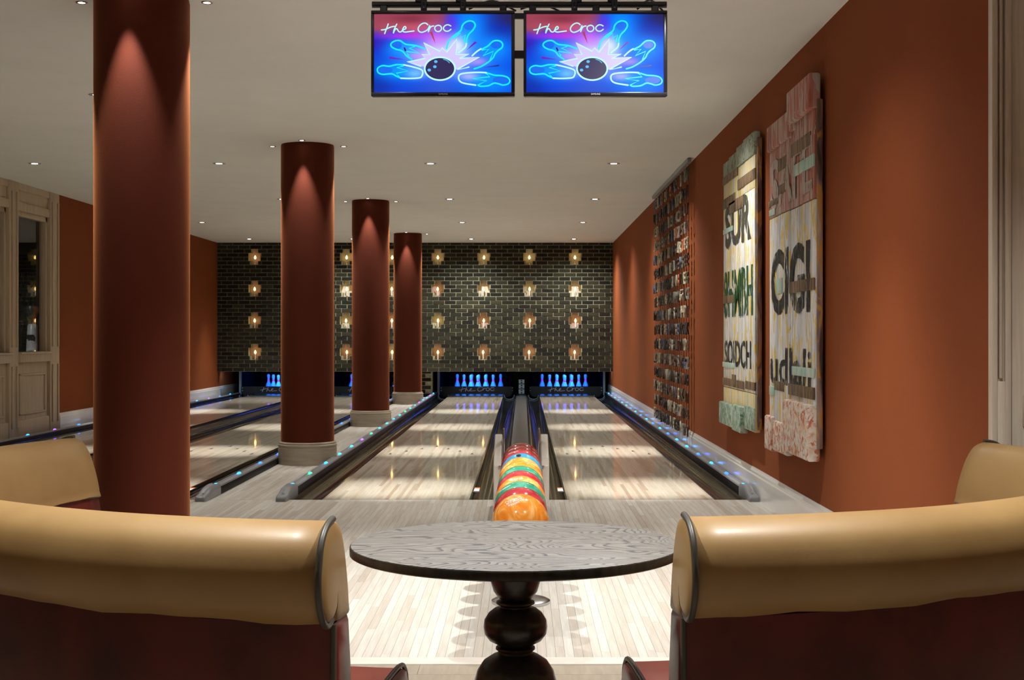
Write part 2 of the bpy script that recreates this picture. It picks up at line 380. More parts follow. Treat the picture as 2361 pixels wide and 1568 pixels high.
def text_mesh(txt, name='lettering', extrude=0.0, bold=0.0):
    cu = bpy.data.curves.new(name, 'FONT'); cu.body = txt; cu.extrude = extrude; cu.offset = bold; cu.resolution_u = 3
    o = bpy.data.objects.new('tmp', cu); COL.objects.link(o)
    dg = bpy.context.evaluated_depsgraph_get(); me = bpy.data.meshes.new_from_object(o.evaluated_get(dg))
    bpy.data.objects.remove(o); bpy.data.curves.remove(cu)
    xs = [v.co.x for v in me.vertices]; ys = [v.co.y for v in me.vertices]
    me.materials.clear()
    return me, (min(xs), max(xs), min(ys), max(ys))
def spot(parent, loc, watts, angle, blend, radius=0.03, col=SPOT_COL, rot=(0, 0, 0), name='lamp_light'):
    d = bpy.data.lights.new(name, 'SPOT'); d.energy = watts; d.spot_size = math.radians(angle); d.spot_blend = blend; d.color = col; d.shadow_soft_size = radius
    o = bpy.data.objects.new(name, d); COL.objects.link(o); o.parent = parent; o.location = loc; o.rotation_euler = rot; return o
ORD = ['first', 'second', 'third', 'fourth', 'fifth', 'sixth', 'seventh', 'eighth', 'ninth', 'tenth', 'eleventh', 'twelfth', 'thirteenth']

# ------------------------------------------------------------------ dimensions
XL, XR, XRN = -5.88, 1.73, 3.6          # left wall, right wall, right wall of the lounge (nearer than YC)
YC, YB, YF = 5.03, 26.1, -3.2           # corner of right wall, brick wall face, wall behind the camera
YEND = 29.8
FOUL, THR = 9.90, 4.96                  # foul line, threshold between oak floor and approach
LANES = [(-4.916, 'far left'), (-3.16, 'second from left'), (-0.93, 'third from left'), (0.86, 'right-hand')]
LW = 0.537                              # half lane width

# ================================================================== THE SETTING
tag(MB().box(XL-0.3, XRN+0.3, YF-0.3, YEND, CEIL, CEIL+0.2).build('ceiling', 'ceiling'), 'plain off-white plaster ceiling with recessed downlights', 'ceiling', kind='structure')
# left wall: red wall beyond the oak panelling, plain behind; opening for the oak screen
PY0, PY1 = 11.0, 17.19                  # oak screen extent along the left wall
wl = MB().box(XL-0.2, XL, PY1, YEND, 0, CEIL).box(XL-0.2, XL, YF, PY0, 0, CEIL)
tag(wl.build('wall_left', 'terracotta'), 'dark red fabric wall on the left beyond the oak panelling', 'wall', kind='structure')
tag(MB().box(XR, XR+0.25, YC+0.02, YEND, 0, CEIL).build('wall_right', 'terracotta'), 'terracotta red fabric wall along the right of the lanes', 'wall', kind='structure')
tag(MB().box(XRN, XRN+0.2, YF, YC+0.02, 0, CEIL).build('wall_lounge', 'terracotta'), 'terracotta wall at the right of the seating area', 'wall', kind='structure')
tag(MB().box(XL-0.2, XRN+0.2, YF-0.2, YF, 0, CEIL).build('wall_front', 'terracotta'), 'terracotta wall behind the seating area', 'wall', kind='structure')
tag(MB().box(XL-0.2, XR+0.25, YEND, YEND+0.1, -0.3, CEIL).build('wall_end', 'dark_void'), 'black end wall behind the pin decks', 'wall', kind='structure')
# baseboards with stepped moulding
def baseboard(name, x, sgn, y0, y1, label):
    prof = [(0, 0), (0.022, 0), (0.022, 0.165), (0.016, 0.175), (0.016, 0.190), (0.008, 0.205), (0.006, 0.215), (0, 0.215)]
    b = MB().prism(prof, lambda a, c, d: (x-sgn*a, d, c), y0, y1)
    tag(b.build(name, 'white_paint'), label, 'baseboard', kind='structure')
baseboard('baseboard_right', XR, 1, YC+0.02, 29.0, 'glossy white skirting board below the terracotta right wall')
baseboard('baseboard_left', XL, -1, PY1, 29.0, 'white skirting board below the dark red left wall')

# floor: approach boards (pieces), oak planks near the seats
fl = thing('floor', 'pale maple board approach before the lanes and grey oak by the seats', 'floor', kind='structure')
fl.location = (0, 0, 0)
MB().box(XL-0.2, XRN+0.2, YF, FOUL, -0.12, -0.03).build('subfloor', 'dark_void', fl)
MB().box(XL-0.2, XR+0.25, FOUL, YEND, -0.32, -0.2).build('subfloor', 'dark_void', fl)
boards = []
bw = 0.0345; nstrip = int((XR-XL)/bw)
for i in range(nstrip):
    x0 = XL + i*bw; y = THR+0.10 - random.uniform(0, 0.7)
    while y < FOUL:
        L = random.uniform(0.45, 1.5); a = max(y, THR+0.10); b = min(y+L, FOUL)
        if b-a > 0.03: boards.append((x0+0.0004, x0+bw-0.0004, a+0.0004, b-0.0004))
        y += L
def vis_score(bd):
    x = (bd[0]+bd[1])/2; y0, y1 = bd[2], bd[3]; ym = (y0+y1)/2; s = F_PX/ym
    px = VPX + x*s; pya = VPY+EYE*F_PX/y1; pyb = VPY+EYE*F_PX/y0
    vis = 0
    for k in range(8):
        yy = y0+(y1-y0)*(k+0.5)/8; py = VPY+EYE*F_PX/yy; pxx = VPX+x*F_PX/yy
        if 820 < pxx < 1550 and 1325 < py < 1530: vis += 1
        elif py < 1195 and 430 < pxx < 1900: vis += 1
    return vis/8*(pyb-pya)*bw*s
boards.sort(key=vis_score, reverse=True)
rest = MB()
for i, (x0, x1, y0, y1) in enumerate(boards):
    if i < 290:
        dx, dy = (x1-x0)/2, (y1-y0)/2
        m = MB().box(-dx, dx, -dy, dy, -0.02, 0)
        m.build('board', 'maple_board', fl, loc=((x0+x1)/2, (y0+y1)/2, 0))
    else: rest.box(x0, x1, y0, y1, -0.02, 0)
o = rest.build('board_field', 'maple_board', fl); o['kind'] = 'stuff'
MB().bbox(XL, XRN, THR, THR+0.0985, -0.02, 0.001, 0.002, 1).build('threshold', 'threshold', fl)
# grey oak planks laid crosswise, broad
y = THR-0.004; k = 0; restp = MB()
while y > -0.6:
    x = XL - random.uniform(0, 1.0); 
    while x < XRN:
        L = random.uniform(0.9, 1.9); a, b = max(x, XL), min(x+L, XRN)
        if b-a > 0.02:
            if y > 4.2 and a < 1.2 and b > -1.2:
                MB().box(-(b-a)/2+.0006, (b-a)/2-.0006, -0.069, 0.069, -0.02, 0).build('plank', 'grey_oak', fl, loc=((a+b)/2, y-0.07, -0.004))
            else: restp.box(a+.0006, b-.0006, y-0.139, y-0.001, -0.024, -0.004)
        x += L
    y -= 0.14; k += 1
restp.box(XL, XRN, YF, y, -0.024, -0.004)
o = restp.build('plank_field', 'grey_oak', fl); o['kind'] = 'stuff'

# ------------------------------------------------------------------ brick wall with lamp niches
BP, CP, BZ0 = 0.22, 0.076, 0.50
NX = [1.0-0.88*k for k in range(8)]; NROW = [27, 19, 11, 3]
wb = thing('wall_back', 'dark charcoal brick wall with candle niches above the pin decks', 'wall', (0, YB, 0), kind='structure')
ncourse = int((CEIL-BZ0)/CP)+1
def holes(course):
    out = []
    for r0 in NROW:
        k = course-r0
        if k in (0, 3): out += [(x-0.062, x+0.062) for x in NX]
        elif k in (1, 2): out += [(x-0.115, x+0.115) for x in NX]
    return out
def cut(a, b, hs):
    segs = [(a, b)]
    for h0, h1 in hs:
        new = []
        for s0, s1 in segs:
            if h1 <= s0 or h0 >= s1: new.append((s0, s1)); continue
            if h0 > s0: new.append((s0, h0))
            if h1 < s1: new.append((h1, s1))
        segs = new
    return segs
core = MB(); bricks = []
for c in range(ncourse):
    z0 = BZ0+c*CP; z1 = min(z0+CP, CEIL); hs = holes(c)
    for a, b in cut(XL, XR, hs): core.box(a, b, 0.010, 0.16, z0, z1)
    x = XL-0.3 + (0.11 if c % 2 else 0) - 0.06
    while x < XR:
        for a, b in cut(max(x, XL), min(x+BP, XR), hs):
            if b-a > 0.035 and z1-z0 > 0.03: bricks.append((a+0.0065, b-0.0065, z0+0.0065, z1-0.0065))
        x += BP
core.build('mortar_core', 'mortar', wb)
def brick_vis(b):
    px = VPX+(b[0]+b[1])/2*120
    hid = 650 < px < 773 or 812 < px < 898 or 906 < px < 971
    return (0 if hid else 1)*(b[1]-b[0]) + 0.02*(px > 972) + random.uniform(0, 0.004)
bricks.sort(key=brick_vis, reverse=True)
shared = {}; restb = MB()
for i, (a, b, z0, z1) in enumerate(bricks):
    dx, dz = (b-a)/2, (z1-z0)/2
    if i < 290:
        key = (round(dx, 3), round(dz, 3))
        if key not in shared:
            shared[key] = MB().bbox(-key[0], key[0], 0, 0.05, -key[1], key[1], 0.003, 1).mesh('brick'); shared[key].materials.append(M['brick'])
        link('brick', shared[key], wb, ((a+b)/2, random.uniform(-0.003, 0.003), (z0+z1)/2))
    else: restb.box(a, b, random.uniform(-0.003, 0.003), 0.05, z0, z1)
o = restb.build('brick_field', 'brick', wb); o['kind'] = 'stuff'
# the niches' backs
for r_i, r0 in enumerate(NROW):
    for x in NX:
        zb = BZ0+r0*CP
        cream = (r_i == 0 and x > -5) or random.random() < 0.25
        MB().box(x-0.14, x+0.14, 0.161, 0.175, zb-0.02, zb+4*CP+0.02).build('niche_back', 'niche_cream' if cream else 'niche_pink', wb)
# low brick pier between the two lane pairs
pier = thing('wall_pier', 'low dark brick pier under the brick wall between the lane pairs', 'wall', (0, 26.45, 0), kind='structure')
MB().box(-2.45, -1.77, 0.010, 0.3, -0.02, BZ0+0.1).build('mortar_core', 'mortar', pier)
pm = MB().bbox(-0.104, 0.104, 0, 0.05, -0.032, 0.032, 0.003, 1).mesh('brick'); pm.materials.append(M['brick'])
for c in range(8):
    x = -2.45-(0.11 if c % 2 else 0)+0.11
    while x < -1.77-0.05:
        link('brick', pm, pier, (x, 0, 0.03+c*CP)); x += BP
# ceiling strip behind the brick wall keeps the pin decks dark
tag(MB().box(XL, XR, YB+0.18, YB+0.2, BZ0+0.02, CEIL).build('wall_masking', 'dark_void'), 'black lining behind the brick wall above the pin decks', 'wall', kind='structure')
tag(MB().box(XL, XR, YB+0.2, YEND, 1.45, 1.5).build('ceiling_pit', 'dark_void'), 'black cover above the pin decks', 'ceiling', kind='structure')

# ------------------------------------------------------------------ oak window screen in the left wall
win = thing('window_1', 'limed oak panelled screen with glazed bays in the left wall', 'window', (XL, 0, 0), kind='structure')
def ob(name, y0, y1, z0, z1, x0=-0.05, x1=0.02, mat='oak_vertical', b=0.006):
    return MB().bbox(x0, x1, y0, y1, z0, z1, b, 2).build(name, mat, win, smooth=40)
pil = [(16.86, 17.19)]; bays = [(15.80, 16.86), (14.30, 15.52), (12.8, 14.02), (11.3, 12.52)]
for yb0, yb1 in bays:
    ob('head_panel_field', yb0, yb1, 2.74, 2.94, -0.05, -0.022)
    ob('top_rail', yb0, yb1, 2.90, CEIL, -0.05, 0.0); ob('transom', yb0, yb1, 2.66, 2.76, -0.05, 0.004)
    ob('sill_rail', yb0, yb1, 0.88, 0.99, -0.06, 0.035); ob('sill', yb0, yb1, 0.975, 1.0, -0.10, 0.05)
    ob('lower_panel', yb0, yb1, 0.10, 0.88, -0.05, -0.025); ob('bottom_rail', yb0, yb1, 0.0, 0.20, -0.05, 0.0)
    ob('panel_bead', yb0+0.10, yb1-0.10, 0.72, 0.745, -0.03, -0.008); ob('panel_bead', yb0+0.10, yb1-0.10, 0.26, 0.285, -0.03, -0.008)
    ob('panel_bead', yb1-0.125, yb1-0.10, 0.26, 0.745, -0.03, -0.008); ob('panel_bead', yb0+0.10, yb0+0.125, 0.26, 0.745, -0.03, -0.008)
    ob('sash_stile', yb1-0.05, yb1, 1.0, 2.66, -0.11, -0.03); ob('sash_stile', yb0, yb0+0.03, 1.0, 2.66, -0.11, -0.03)
    ob('sash_rail', yb0, yb1, 2.60, 2.66, -0.11, -0.03)
    MB().box(-0.085, -0.079, yb0+0.02, yb1-0.08, 1.0, 2.62).build('pane', 'window_glass', win)
for y0, y1 in [(16.86, 17.19), (15.52, 15.80), (14.02, 14.30), (12.52, 12.80), (11.0, 11.3)]:
    ob('pilaster', y0, y1, 0, CEIL, -0.12, 0.012)
    for z0, z1 in ((1.06, 2.86), (0.12, 0.84)):
        ob('pilaster_fillet', y0+0.05, y0+0.085, z0, z1, 0.01, 0.03, b=0.004); ob('pilaster_fillet', y1-0.085, y1-0.05, z0, z1, 0.01, 0.03, b=0.004)

# bar room seen through the panes
tag(MB().box(-11.5, -11.4, 9, 30, 0, CEIL).box(-11.5, XL-0.2, 29.9, 30.0, 0, CEIL).box(-11.5, XL-0.2, 9, 9.1, 0, CEIL).build('wall_bar', 'bar_dark'), 'dark wall of the bar room behind the glazed oak screen', 'wall', kind='structure')
tag(MB().box(-11.5, XL-0.2, 9, 30, -0.2, -0.01).build('floor_bar', 'bar_dark'), 'dark floor of the bar room behind the screen', 'floor', kind='structure')
tag(MB().box(-11.5, XL-0.3, 9, 30, CEIL, CEIL+0.1).build('ceiling_bar', 'ceiling'), 'ceiling of the bar room behind the screen', 'ceiling', kind='structure')
bc = thing('bar_counter', 'dark back-bar counter behind the glazed oak screen', 'counter', (-7.9, 20.5, 0))
MB().bbox(-0.5, 0.9, -1.6, 2.2, 0, 0.90, 0.01).build('counter_body', 'bar_dark', bc); MB().bbox(-0.52, 0.92, -1.62, 2.22, 0.90, 0.94, 0.01).build('counter_top', 'black_metal', bc)
gr = thing('coffee_grinder', 'grey coffee grinder with clear hopper seen through the oak screen window', 'coffee grinder', (-7.55, 20.9, 0.94))
MB().lathe([(0.09, 0), (0.095, 0.02), (0.085, 0.2), (0.075, 0.40), (0.06, 0.43)], 4 if False else 20).build('body', 'grinder_grey', gr, 40)
MB().bbox(-0.05, 0.05, -0.12, -0.08, 0.20, 0.27, 0.006).build('display', 'black_plastic', gr)
MB().lathe([(0.055, 0.43), (0.06, 0.47), (0.14, 0.68), (0.145, 0.70)], 20).build('hopper', 'steel', gr, 40)
MB().lathe([(0.15, 0.70), (0.15, 0.715), (0.0, 0.72)], 20, capt=False).build('hopper_lid', 'black_plastic', gr, 40)
em = thing('espresso_machine', 'chrome espresso machine on the bar behind the oak screen', 'coffee machine', (-7.75, 19.9, 0.94))
MB().bbox(-0.3, 0.3, -0.3, 0.3, 0.05, 0.42, 0.04, 3).build('body', 'black_metal', em, 40); MB().bbox(-0.32, 0.32, -0.32, 0.32, 0.42, 0.47, 0.02, 3).build('cup_tray', 'steel', em, 40)
for k in range(3): MB().tube(catmull([(-0.1+0.1*k, -0.3, 0.3), (-0.1+0.1*k, -0.4, 0.3), (-0.1+0.12*k, -0.48, 0.22)], 4), 0.015).build('spout', 'steel', em, 40)
sh = thing('bar_shelf', 'dark wall shelf with rows of bottles in the bar room', 'shelf', (-9.2, 24.5, 0))
MB().box(-0.2, 0.2, -3, 4, 0, 2.3).build('shelf_back', 'bar_dark', sh)
for z in (1.25, 1.62, 2.02): MB().bbox(0.2, 0.42, -3, 4, z, z+0.03, 0.004).build('shelf_board', 'black_metal', sh)
nb = 0
for zi, z in enumerate((1.28, 1.65, 2.05)):
    for k in range(6):
        o = tag(MB().lathe([(0.035, 0), (0.037, 0.02), (0.037, 0.17), (0.014, 0.22), (0.013, 0.28), (0.016, 0.285)], 12).build('bottle', 'glass_dark', None, 40, (-8.90, 23.2+0.28*k, z+0.002)), 'dark bottle on the %s bar shelf behind the screen, %s along' % (('lower', 'middle', 'upper')[zi], ORD[k]), 'bottle', 'bottles on the bar shelves')
# unseen pendant, added to brighten the bar room
pend = thing('bar_fill_lamp', 'unseen pendant lamp added to light the bar room behind the screen', 'lamp', (-8.0, 18.6, 2.62))
MB().lathe([(0.008, 0.06), (0.008, CEIL-2.62)], 8).build('rod', 'black_metal', pend, 40); MB().lathe([(0.11, 0), (0.10, 0.03), (0.03, 0.08), (0.02, 0.1)], 16, capb=False).build('shade', 'black_metal', pend, 40)
MB().lathe([(0.02, 0.0), (0.03, 0.02), (0.015, 0.05)], 10).build('bulb', 'bulb_dim', pend, 40)
spot(pend, (0, 0, -0.02), 160, 150, 0.6, 0.04)

# ------------------------------------------------------------------ oak jamb at the right edge
jb = thing('trim_1', 'pale limed oak door casing with fluted edge at the far right', 'door frame', (XR, YC, 0), kind='structure')
def jbx(name, x0, x1, y0, y1, z0, z1, b=0.004, mat='oak_pale'): return MB().bbox(x0, x1, y0, y1, z0, z1, b, 2).build(name, mat, jb, smooth=40)
jbx('jamb_back', 0.0, 0.072, 0.002, 0.02, 0, CEIL, 0.001)
jbx('jamb_stile', 0.0, 0.022, -0.022, 0.004, 0, CEIL); jbx('jamb_stile', 0.050, 0.072, -0.022, 0.004, 0, CEIL)
jbx('flute', 0.030, 0.042, -0.014, 0.004, 1.04, CEIL); jbx('jamb_block', 0.021, 0.051, -0.018, 0.004, 0.0, 1.03)
jbx('door_panel', 0.072, XRN-XR, 0.0, 0.02, 0, CEIL, 0.002); jbx('door_stile', 0.128, XRN-XR, -0.02, 0.004, 1.05, CEIL); jbx('door_rail', 0.12, XRN-XR, -0.035, 0.004, 0.86, 0.98)

# ================================================================== LANES
def lane_len(): return YEND-0.3
NAMES_L = ['lane at the far left', 'second lane from the left', 'lane left of the ball rack', 'lane right of the ball rack']
arrow = MB().prism([(-0.016, 0), (0.016, 0), (0, 0.16)], lambda a, b, d: (a, b, d), 0.0, 0.0008).mesh('arrow'); arrow.materials.append(M['bar_dark'])
for li, (cx, _) in enumerate(LANES):
    L = thing('bowling_lane', 'glossy maple bowling ' + NAMES_L[li], 'bowling lane', (cx, FOUL, 0), 'bowling lanes')
    MB().box(-LW, LW, 0.004, lane_len()-FOUL, -0.15, 0).build('lane_bed', 'lane', L)
    for k in range(-3, 4):
        link('arrow', arrow, L, (k*0.138, 4.72-abs(k)*0.31, 0.0002))

# gutters: half-round glossy troughs
def gutter(x0, x1, label):
    c, r = (x0+x1)/2, (x1-x0)/2; n = 12
    prof = [(x0, 0.0), (x0+0.012, 0.0)] + [(c-(r-0.012)*math.cos(PI*k/n), -0.088*math.sin(PI*k/n)**0.8) for k in range(0, n+1)] + [(x1-0.012, 0.0), (x1, 0.0), (x1, -0.12), (x0, -0.12)]
    m = MB().prism([(a-c, b) for a, b in prof], lambda a, b, d: (a, d, b), FOUL+0.004-FOUL, 27.2-FOUL)
    g_ = tag(m.build('gutter', 'gutter_black', None, 40, (c, FOUL, 0)), label, 'gutter', 'lane gutters')
    MB().tube([(-(r-0.016)*math.cos(PI*k/n), 27.0-FOUL, 0.012-0.088*math.sin(PI*k/n)**0.8) for k in range(0, n+1)], 0.008, 8).build('end_rim', 'cool_panel', g_, 60)
GW = 0.232
A, B, C_, D_ = [l[0] for l in LANES]
gutter(A-LW-GW+0.03, A-LW-0.001, 'glossy black gutter along the left wall')
gutter(A+LW+0.001, A+LW+GW-0.01, 'black gutter on the right side of the lane at the far left')
gutter(B-LW-GW+0.01, B-LW-0.001, 'black gutter on the left side of the second lane from the left')
gutter(B+LW+0.001, B+LW+GW+0.02, 'black gutter between the second lane and the column aisle')
gutter(C_-LW-GW, C_-LW-0.001, 'glossy black gutter beside the column aisle and the lane left of the ball rack')
gutter(C_+LW+0.001, C_+LW+GW, 'black gutter just left of the ball rack')
gutter(D_-LW-GW, D_-LW-0.001, 'black gutter just right of the ball rack')
gutter(D_+LW+0.001, D_+LW+GW, 'glossy black gutter along the right wall')
# division between the paired lanes
def division(x0, x1, label):
    d = thing('lane_divider', label, 'lane divider', ((x0+x1)/2, FOUL, 0), 'lane dividers'); h = (x1-x0)/2; e = 27.05-FOUL
    MB().box(-h+0.001, h-0.001, 0.004, e, -0.13, 0.004).build('track_base', 'capping_black', d)
    MB().bbox(-h+0.03, h-0.03, 0.01, e, -0.01, 0.018, 0.006, 2).build('track_cover', 'track_grey', d, 40)
    for s in (-1, 1): MB().tube([(s*(h-0.016), 0.02, 0.008), (s*(h-0.016), e, 0.008)], 0.010, 8).build('edge_strip', 'gutter_black', d, 40)
    return d
division(C_+LW+GW, D_-LW-GW, 'dark ball track divider behind the rack of coloured balls')
division(A+LW+GW-0.01, B-LW-GW+0.01, 'dark divider between the two left lanes')
# aisle between the pairs, where the columns stand
AX0, AX1 = B+LW+GW+0.02+0.09, C_-LW-GW-0.09
ai = thing('floor_aisle', 'pale maple strip of floor the red columns stand on', 'floor', (0, FOUL, 0), kind='structure')
i = 0; x = AX0
MB().box(AX0, AX1, 0.004, 26.5-FOUL, -0.15, -0.021).build('subfloor', 'dark_void', ai)
aisle = MB()
while x < AX1-0.01:
    y = -random.uniform(0, 1)
    while y < 26.5-FOUL:
        Lh = random.uniform(0.6, 1.8); a, b = max(0.004, y), min(y+Lh, 26.5-FOUL)
        if b-a > 0.05: aisle.box(x+.0004, min(x+bw, AX1)-.0004, a+.0004, b-.0004, -0.02, 0)
        y += Lh
    x += bw
o = aisle.build('board_field', 'maple_board', ai); o['kind'] = 'stuff'

# bumper rails with coloured leds
led = MB(); led.lathe([(1, 0), (0.92, 0.35), (0.6, 0.75), (0.0, 0.95)], 12, capt=False)
led_me = {}
for k in ('led_blue', 'led_azure', 'led_cyan', 'led_green', 'led_violet'):
    me = led.mesh('led', 60); me.materials.append(M[k]); led_me[k] = me
def rail(xc, hw, label, cols, top=0.062, glow=0.0, cap=True, first=10.22, n=19, wallside=False):
    R = thing('bumper_rail', label, 'bumper rail', (xc, FOUL, 0), 'bumper rails')
    e = 27.2-FOUL
    MB().bbox(-hw, hw, 0.30, e, -0.10, top-0.006, 0.006, 2).build('rail_body', 'rail_dark', R, 40)
    prof = [(-hw+0.004, top-0.008), (-hw+0.008, top+0.004), (-0.014, top+0.008), (-0.010, top+0.002), (0.010, top+0.002), (0.014, top+0.008), (hw-0.008, top+0.004), (hw-0.004, top-0.008)]
    MB().prism(prof, lambda a, b, d: (a, d, b), 0.30, e).build('rail_top', 'rail_grey', R, 40)
    if cap:
        # rounded end cap dipping to the floor
        path = [(-0.13, 0.002, 0.030), (-0.125, 0.030, 0.036), (-0.10, 0.044, 0.040), (-0.02, 0.052, 0.042), (0.10, 0.080, 0.042), (0.22, top+0.026, 0.041), (0.36, top+0.022, hw+0.004)]
        path = [Vector(p) for p in path]; pts = catmull(path, 4)
        vs = []; fs = []; nn = 10
        for p in pts:
            y, zt, hwid = p; hwid = min(max(hwid, 0.03), hw+0.002)
            sec = [(-hwid, -0.004), (-hwid, zt*0.55), (-hwid*0.86, zt*0.9), (-hwid*0.62, zt), (-hwid*0.3, zt*0.93), (hwid*0.3, zt*0.93), (hwid*0.62, zt), (hwid*0.86, zt*0.9), (hwid, zt*0.55), (hwid, -0.004)]
            vs += [(a, y, b) for a, b in sec]
        for i in range(len(pts)-1):
            for k in range(nn): fs.append((i*nn+k, i*nn+(k+1) % nn, (i+1)*nn+(k+1) % nn, (i+1)*nn+k))
        fs += [tuple(range(nn-1, -1, -1)), tuple((len(pts)-1)*nn+k for k in range(nn))]
        MB().add(vs, fs).build('end_cap', 'rail_grey', R, 50)
        MB().lathe([(0.007, 0), (0.007, 0.004)], 10).build('cap_screw', 'steel', R, loc=(0, -0.03, 0.050))
    for k in range(n):
        y = first+0.9*k-FOUL
        o = link('led', led_me[cols[k % len(cols)]], R, (0, y+(0.06 if k == 0 else 0), top+0.002)); o.scale = (0.019, 0.032, 0.020)
    return R
random.seed(11)
pal = ['led_azure', 'led_blue', 'led_cyan', 'led_violet', 'led_green']
rail(D_+LW+GW+0.036, 0.034, 'grey rail with blue lights along the white skirting of the right wall', ['led_azure', 'led_blue', 'led_azure', 'led_blue', 'led_azure', 'led_azure', 'led_blue', 'led_azure', 'led_blue'])
rail(C_-LW-GW-0.045, 0.042, 'grey rail with green and cyan lights right of the column aisle', ['led_azure', 'led_green', 'led_azure', 'led_cyan', 'led_cyan', 'led_violet', 'led_green', 'led_cyan', 'led_cyan', 'led_azure', 'led_cyan', 'led_green', 'led_cyan', 'led_azure', 'led_violet', 'led_azure', 'led_azure', 'led_violet'])
rail(B+LW+GW+0.02+0.045, 0.042, 'grey rail with blue lights left of the column aisle', ['led_azure', 'led_azure', 'led_blue', 'led_blue', 'led_violet', 'led_azure'])
rail(A-LW-GW+0.03-0.042, 0.040, 'low rail with violet and blue lights along the left wall', ['led_azure', 'led_violet', 'led_blue'], top=0.045)
# ledge between left rail and wall
tag(MB().bbox(XL+0.024, A-LW-GW+0.03-0.085, FOUL, 28.5, -0.1, 0.02, 0.004, 1).build('floor_ledge', 'capping_black'), 'narrow dark ledge between the left wall and the lane rail', 'ledge', kind='structure')
# white filler between right rail and skirting
tag(MB().bbox(D_+LW+GW+0.072, XR-0.0225, FOUL, 28.5, -0.1, 0.03, 0.003, 1).build('floor_filler', 'white_paint'), 'narrow white filler strip between the right rail and the skirting', 'ledge', kind='structure')

# small instruction stickers on the dividers' gutter edges
def lane_sticker(x, y, label):
    s = thing('instruction_label', label, 'sticker', (x, y, 0.001))
    MB().bbox(-0.028, 0.028, -0.16, 0.16, 0, 0.003, 0.001, 1).build('backing', 'black_plastic', s)
    MB().box(-0.020, 0.020, -0.10, 0.06, 0.003, 0.0035).build('white_panel', 'sticker', s)
    MB().box(-0.020, 0.020, 0.07, 0.13, 0.003, 0.0035).build('orange_panel', 'sticker_orange', s)
lane_sticker(C_+LW+0.035, FOUL+0.62, 'small white and orange instruction label left of the ball rack')
lane_sticker(D_-LW-0.035, FOUL+0.62, 'small white and orange instruction label right of the ball rack')
lane_sticker(B+LW+0.036, FOUL+0.62, 'small instruction label at the end of the left aisle rail')

# ------------------------------------------------------------------ "the croc" strokes (picture units, y down)
CROC = [[(305, 375), (288, 425), (268, 475), (250, 525)],
        [(200, 468), (250, 462), (300, 442), (350, 422), (400, 412)],
        [(438, 378), (412, 430), (392, 480), (387, 515)],
        [(388, 512), (402, 478), (425, 450), (445, 456), (462, 485), (485, 500), (515, 490), (532, 455), (545, 428), (565, 415), (580, 428), (575, 450), (548, 462), (532, 470), (538, 492), (570, 501), (630, 494), (705, 484)],
        [(922, 388), (895, 366), (858, 362), (815, 382), (780, 420), (770, 460), (788, 492), (825, 505), (875, 490), (920, 460), (945, 410)],
        [(950, 402), (940, 450), (930, 495)], [(930, 495), (952, 442), (975, 415), (1012, 406)],
        [(1080, 395), (1040, 412), (1028, 445), (1045, 480), (1080, 494), (1118, 478), (1134, 440), (1115, 405), (1080, 395)],
        [(1278, 406), (1240, 388), (1200, 395), (1168, 425), (1168, 460), (1200, 486), (1245, 484), (1280, 458)]]
def croc_strokes(fn, width, name, mat, parent):
    for grp in ((0, 1), (2, 3), (4,), (5, 6), (7,), (8,)):
        m = MB()
        for i_ in grp: m.ribbon(catmull(CROC[i_], 4), width, fn)
        m.build(name, mat, parent)

# ------------------------------------------------------------------ pin decks
PIN = [(0.0255, 0.0), (0.036, 0.018), (0.0495, 0.057), (0.0585, 0.095), (0.0605, 0.114), (0.058, 0.14), (0.050, 0.172), (0.037, 0.205), (0.0275, 0.232), (0.0232, 0.253), (0.0235, 0.268), (0.0265, 0.292), (0.0310, 0.325), (0.0323, 0.343), (0.0300, 0.362), (0.0215, 0.376), (0.008, 0.381)]
pin_me = MB().lathe(PIN, 20).mesh('pin_body', 60); pin_me.materials.append(M['pin_white'])
ring_me = MB().lathe([(0.0262, 0.237), (0.0242, 0.253), (0.0245, 0.266)], 20, capb=False, capt=False).mesh('neck_ring', 60); ring_me.materials.append(M['pin_ring'])
rows = [(0, [0], ['head pin']), (1, [-.1524, .1524], ['second-row left pin', 'second-row right pin']), (2, [-.3048, 0, .3048], ['third-row left pin', 'third-row middle pin', 'third-row right pin']),
        (3, [-.4572, -.1524, .1524, .4572], ['back-row leftmost pin', 'back-row inner left pin', 'back-row inner right pin', 'back-row rightmost pin'])]
BACK = 28.67
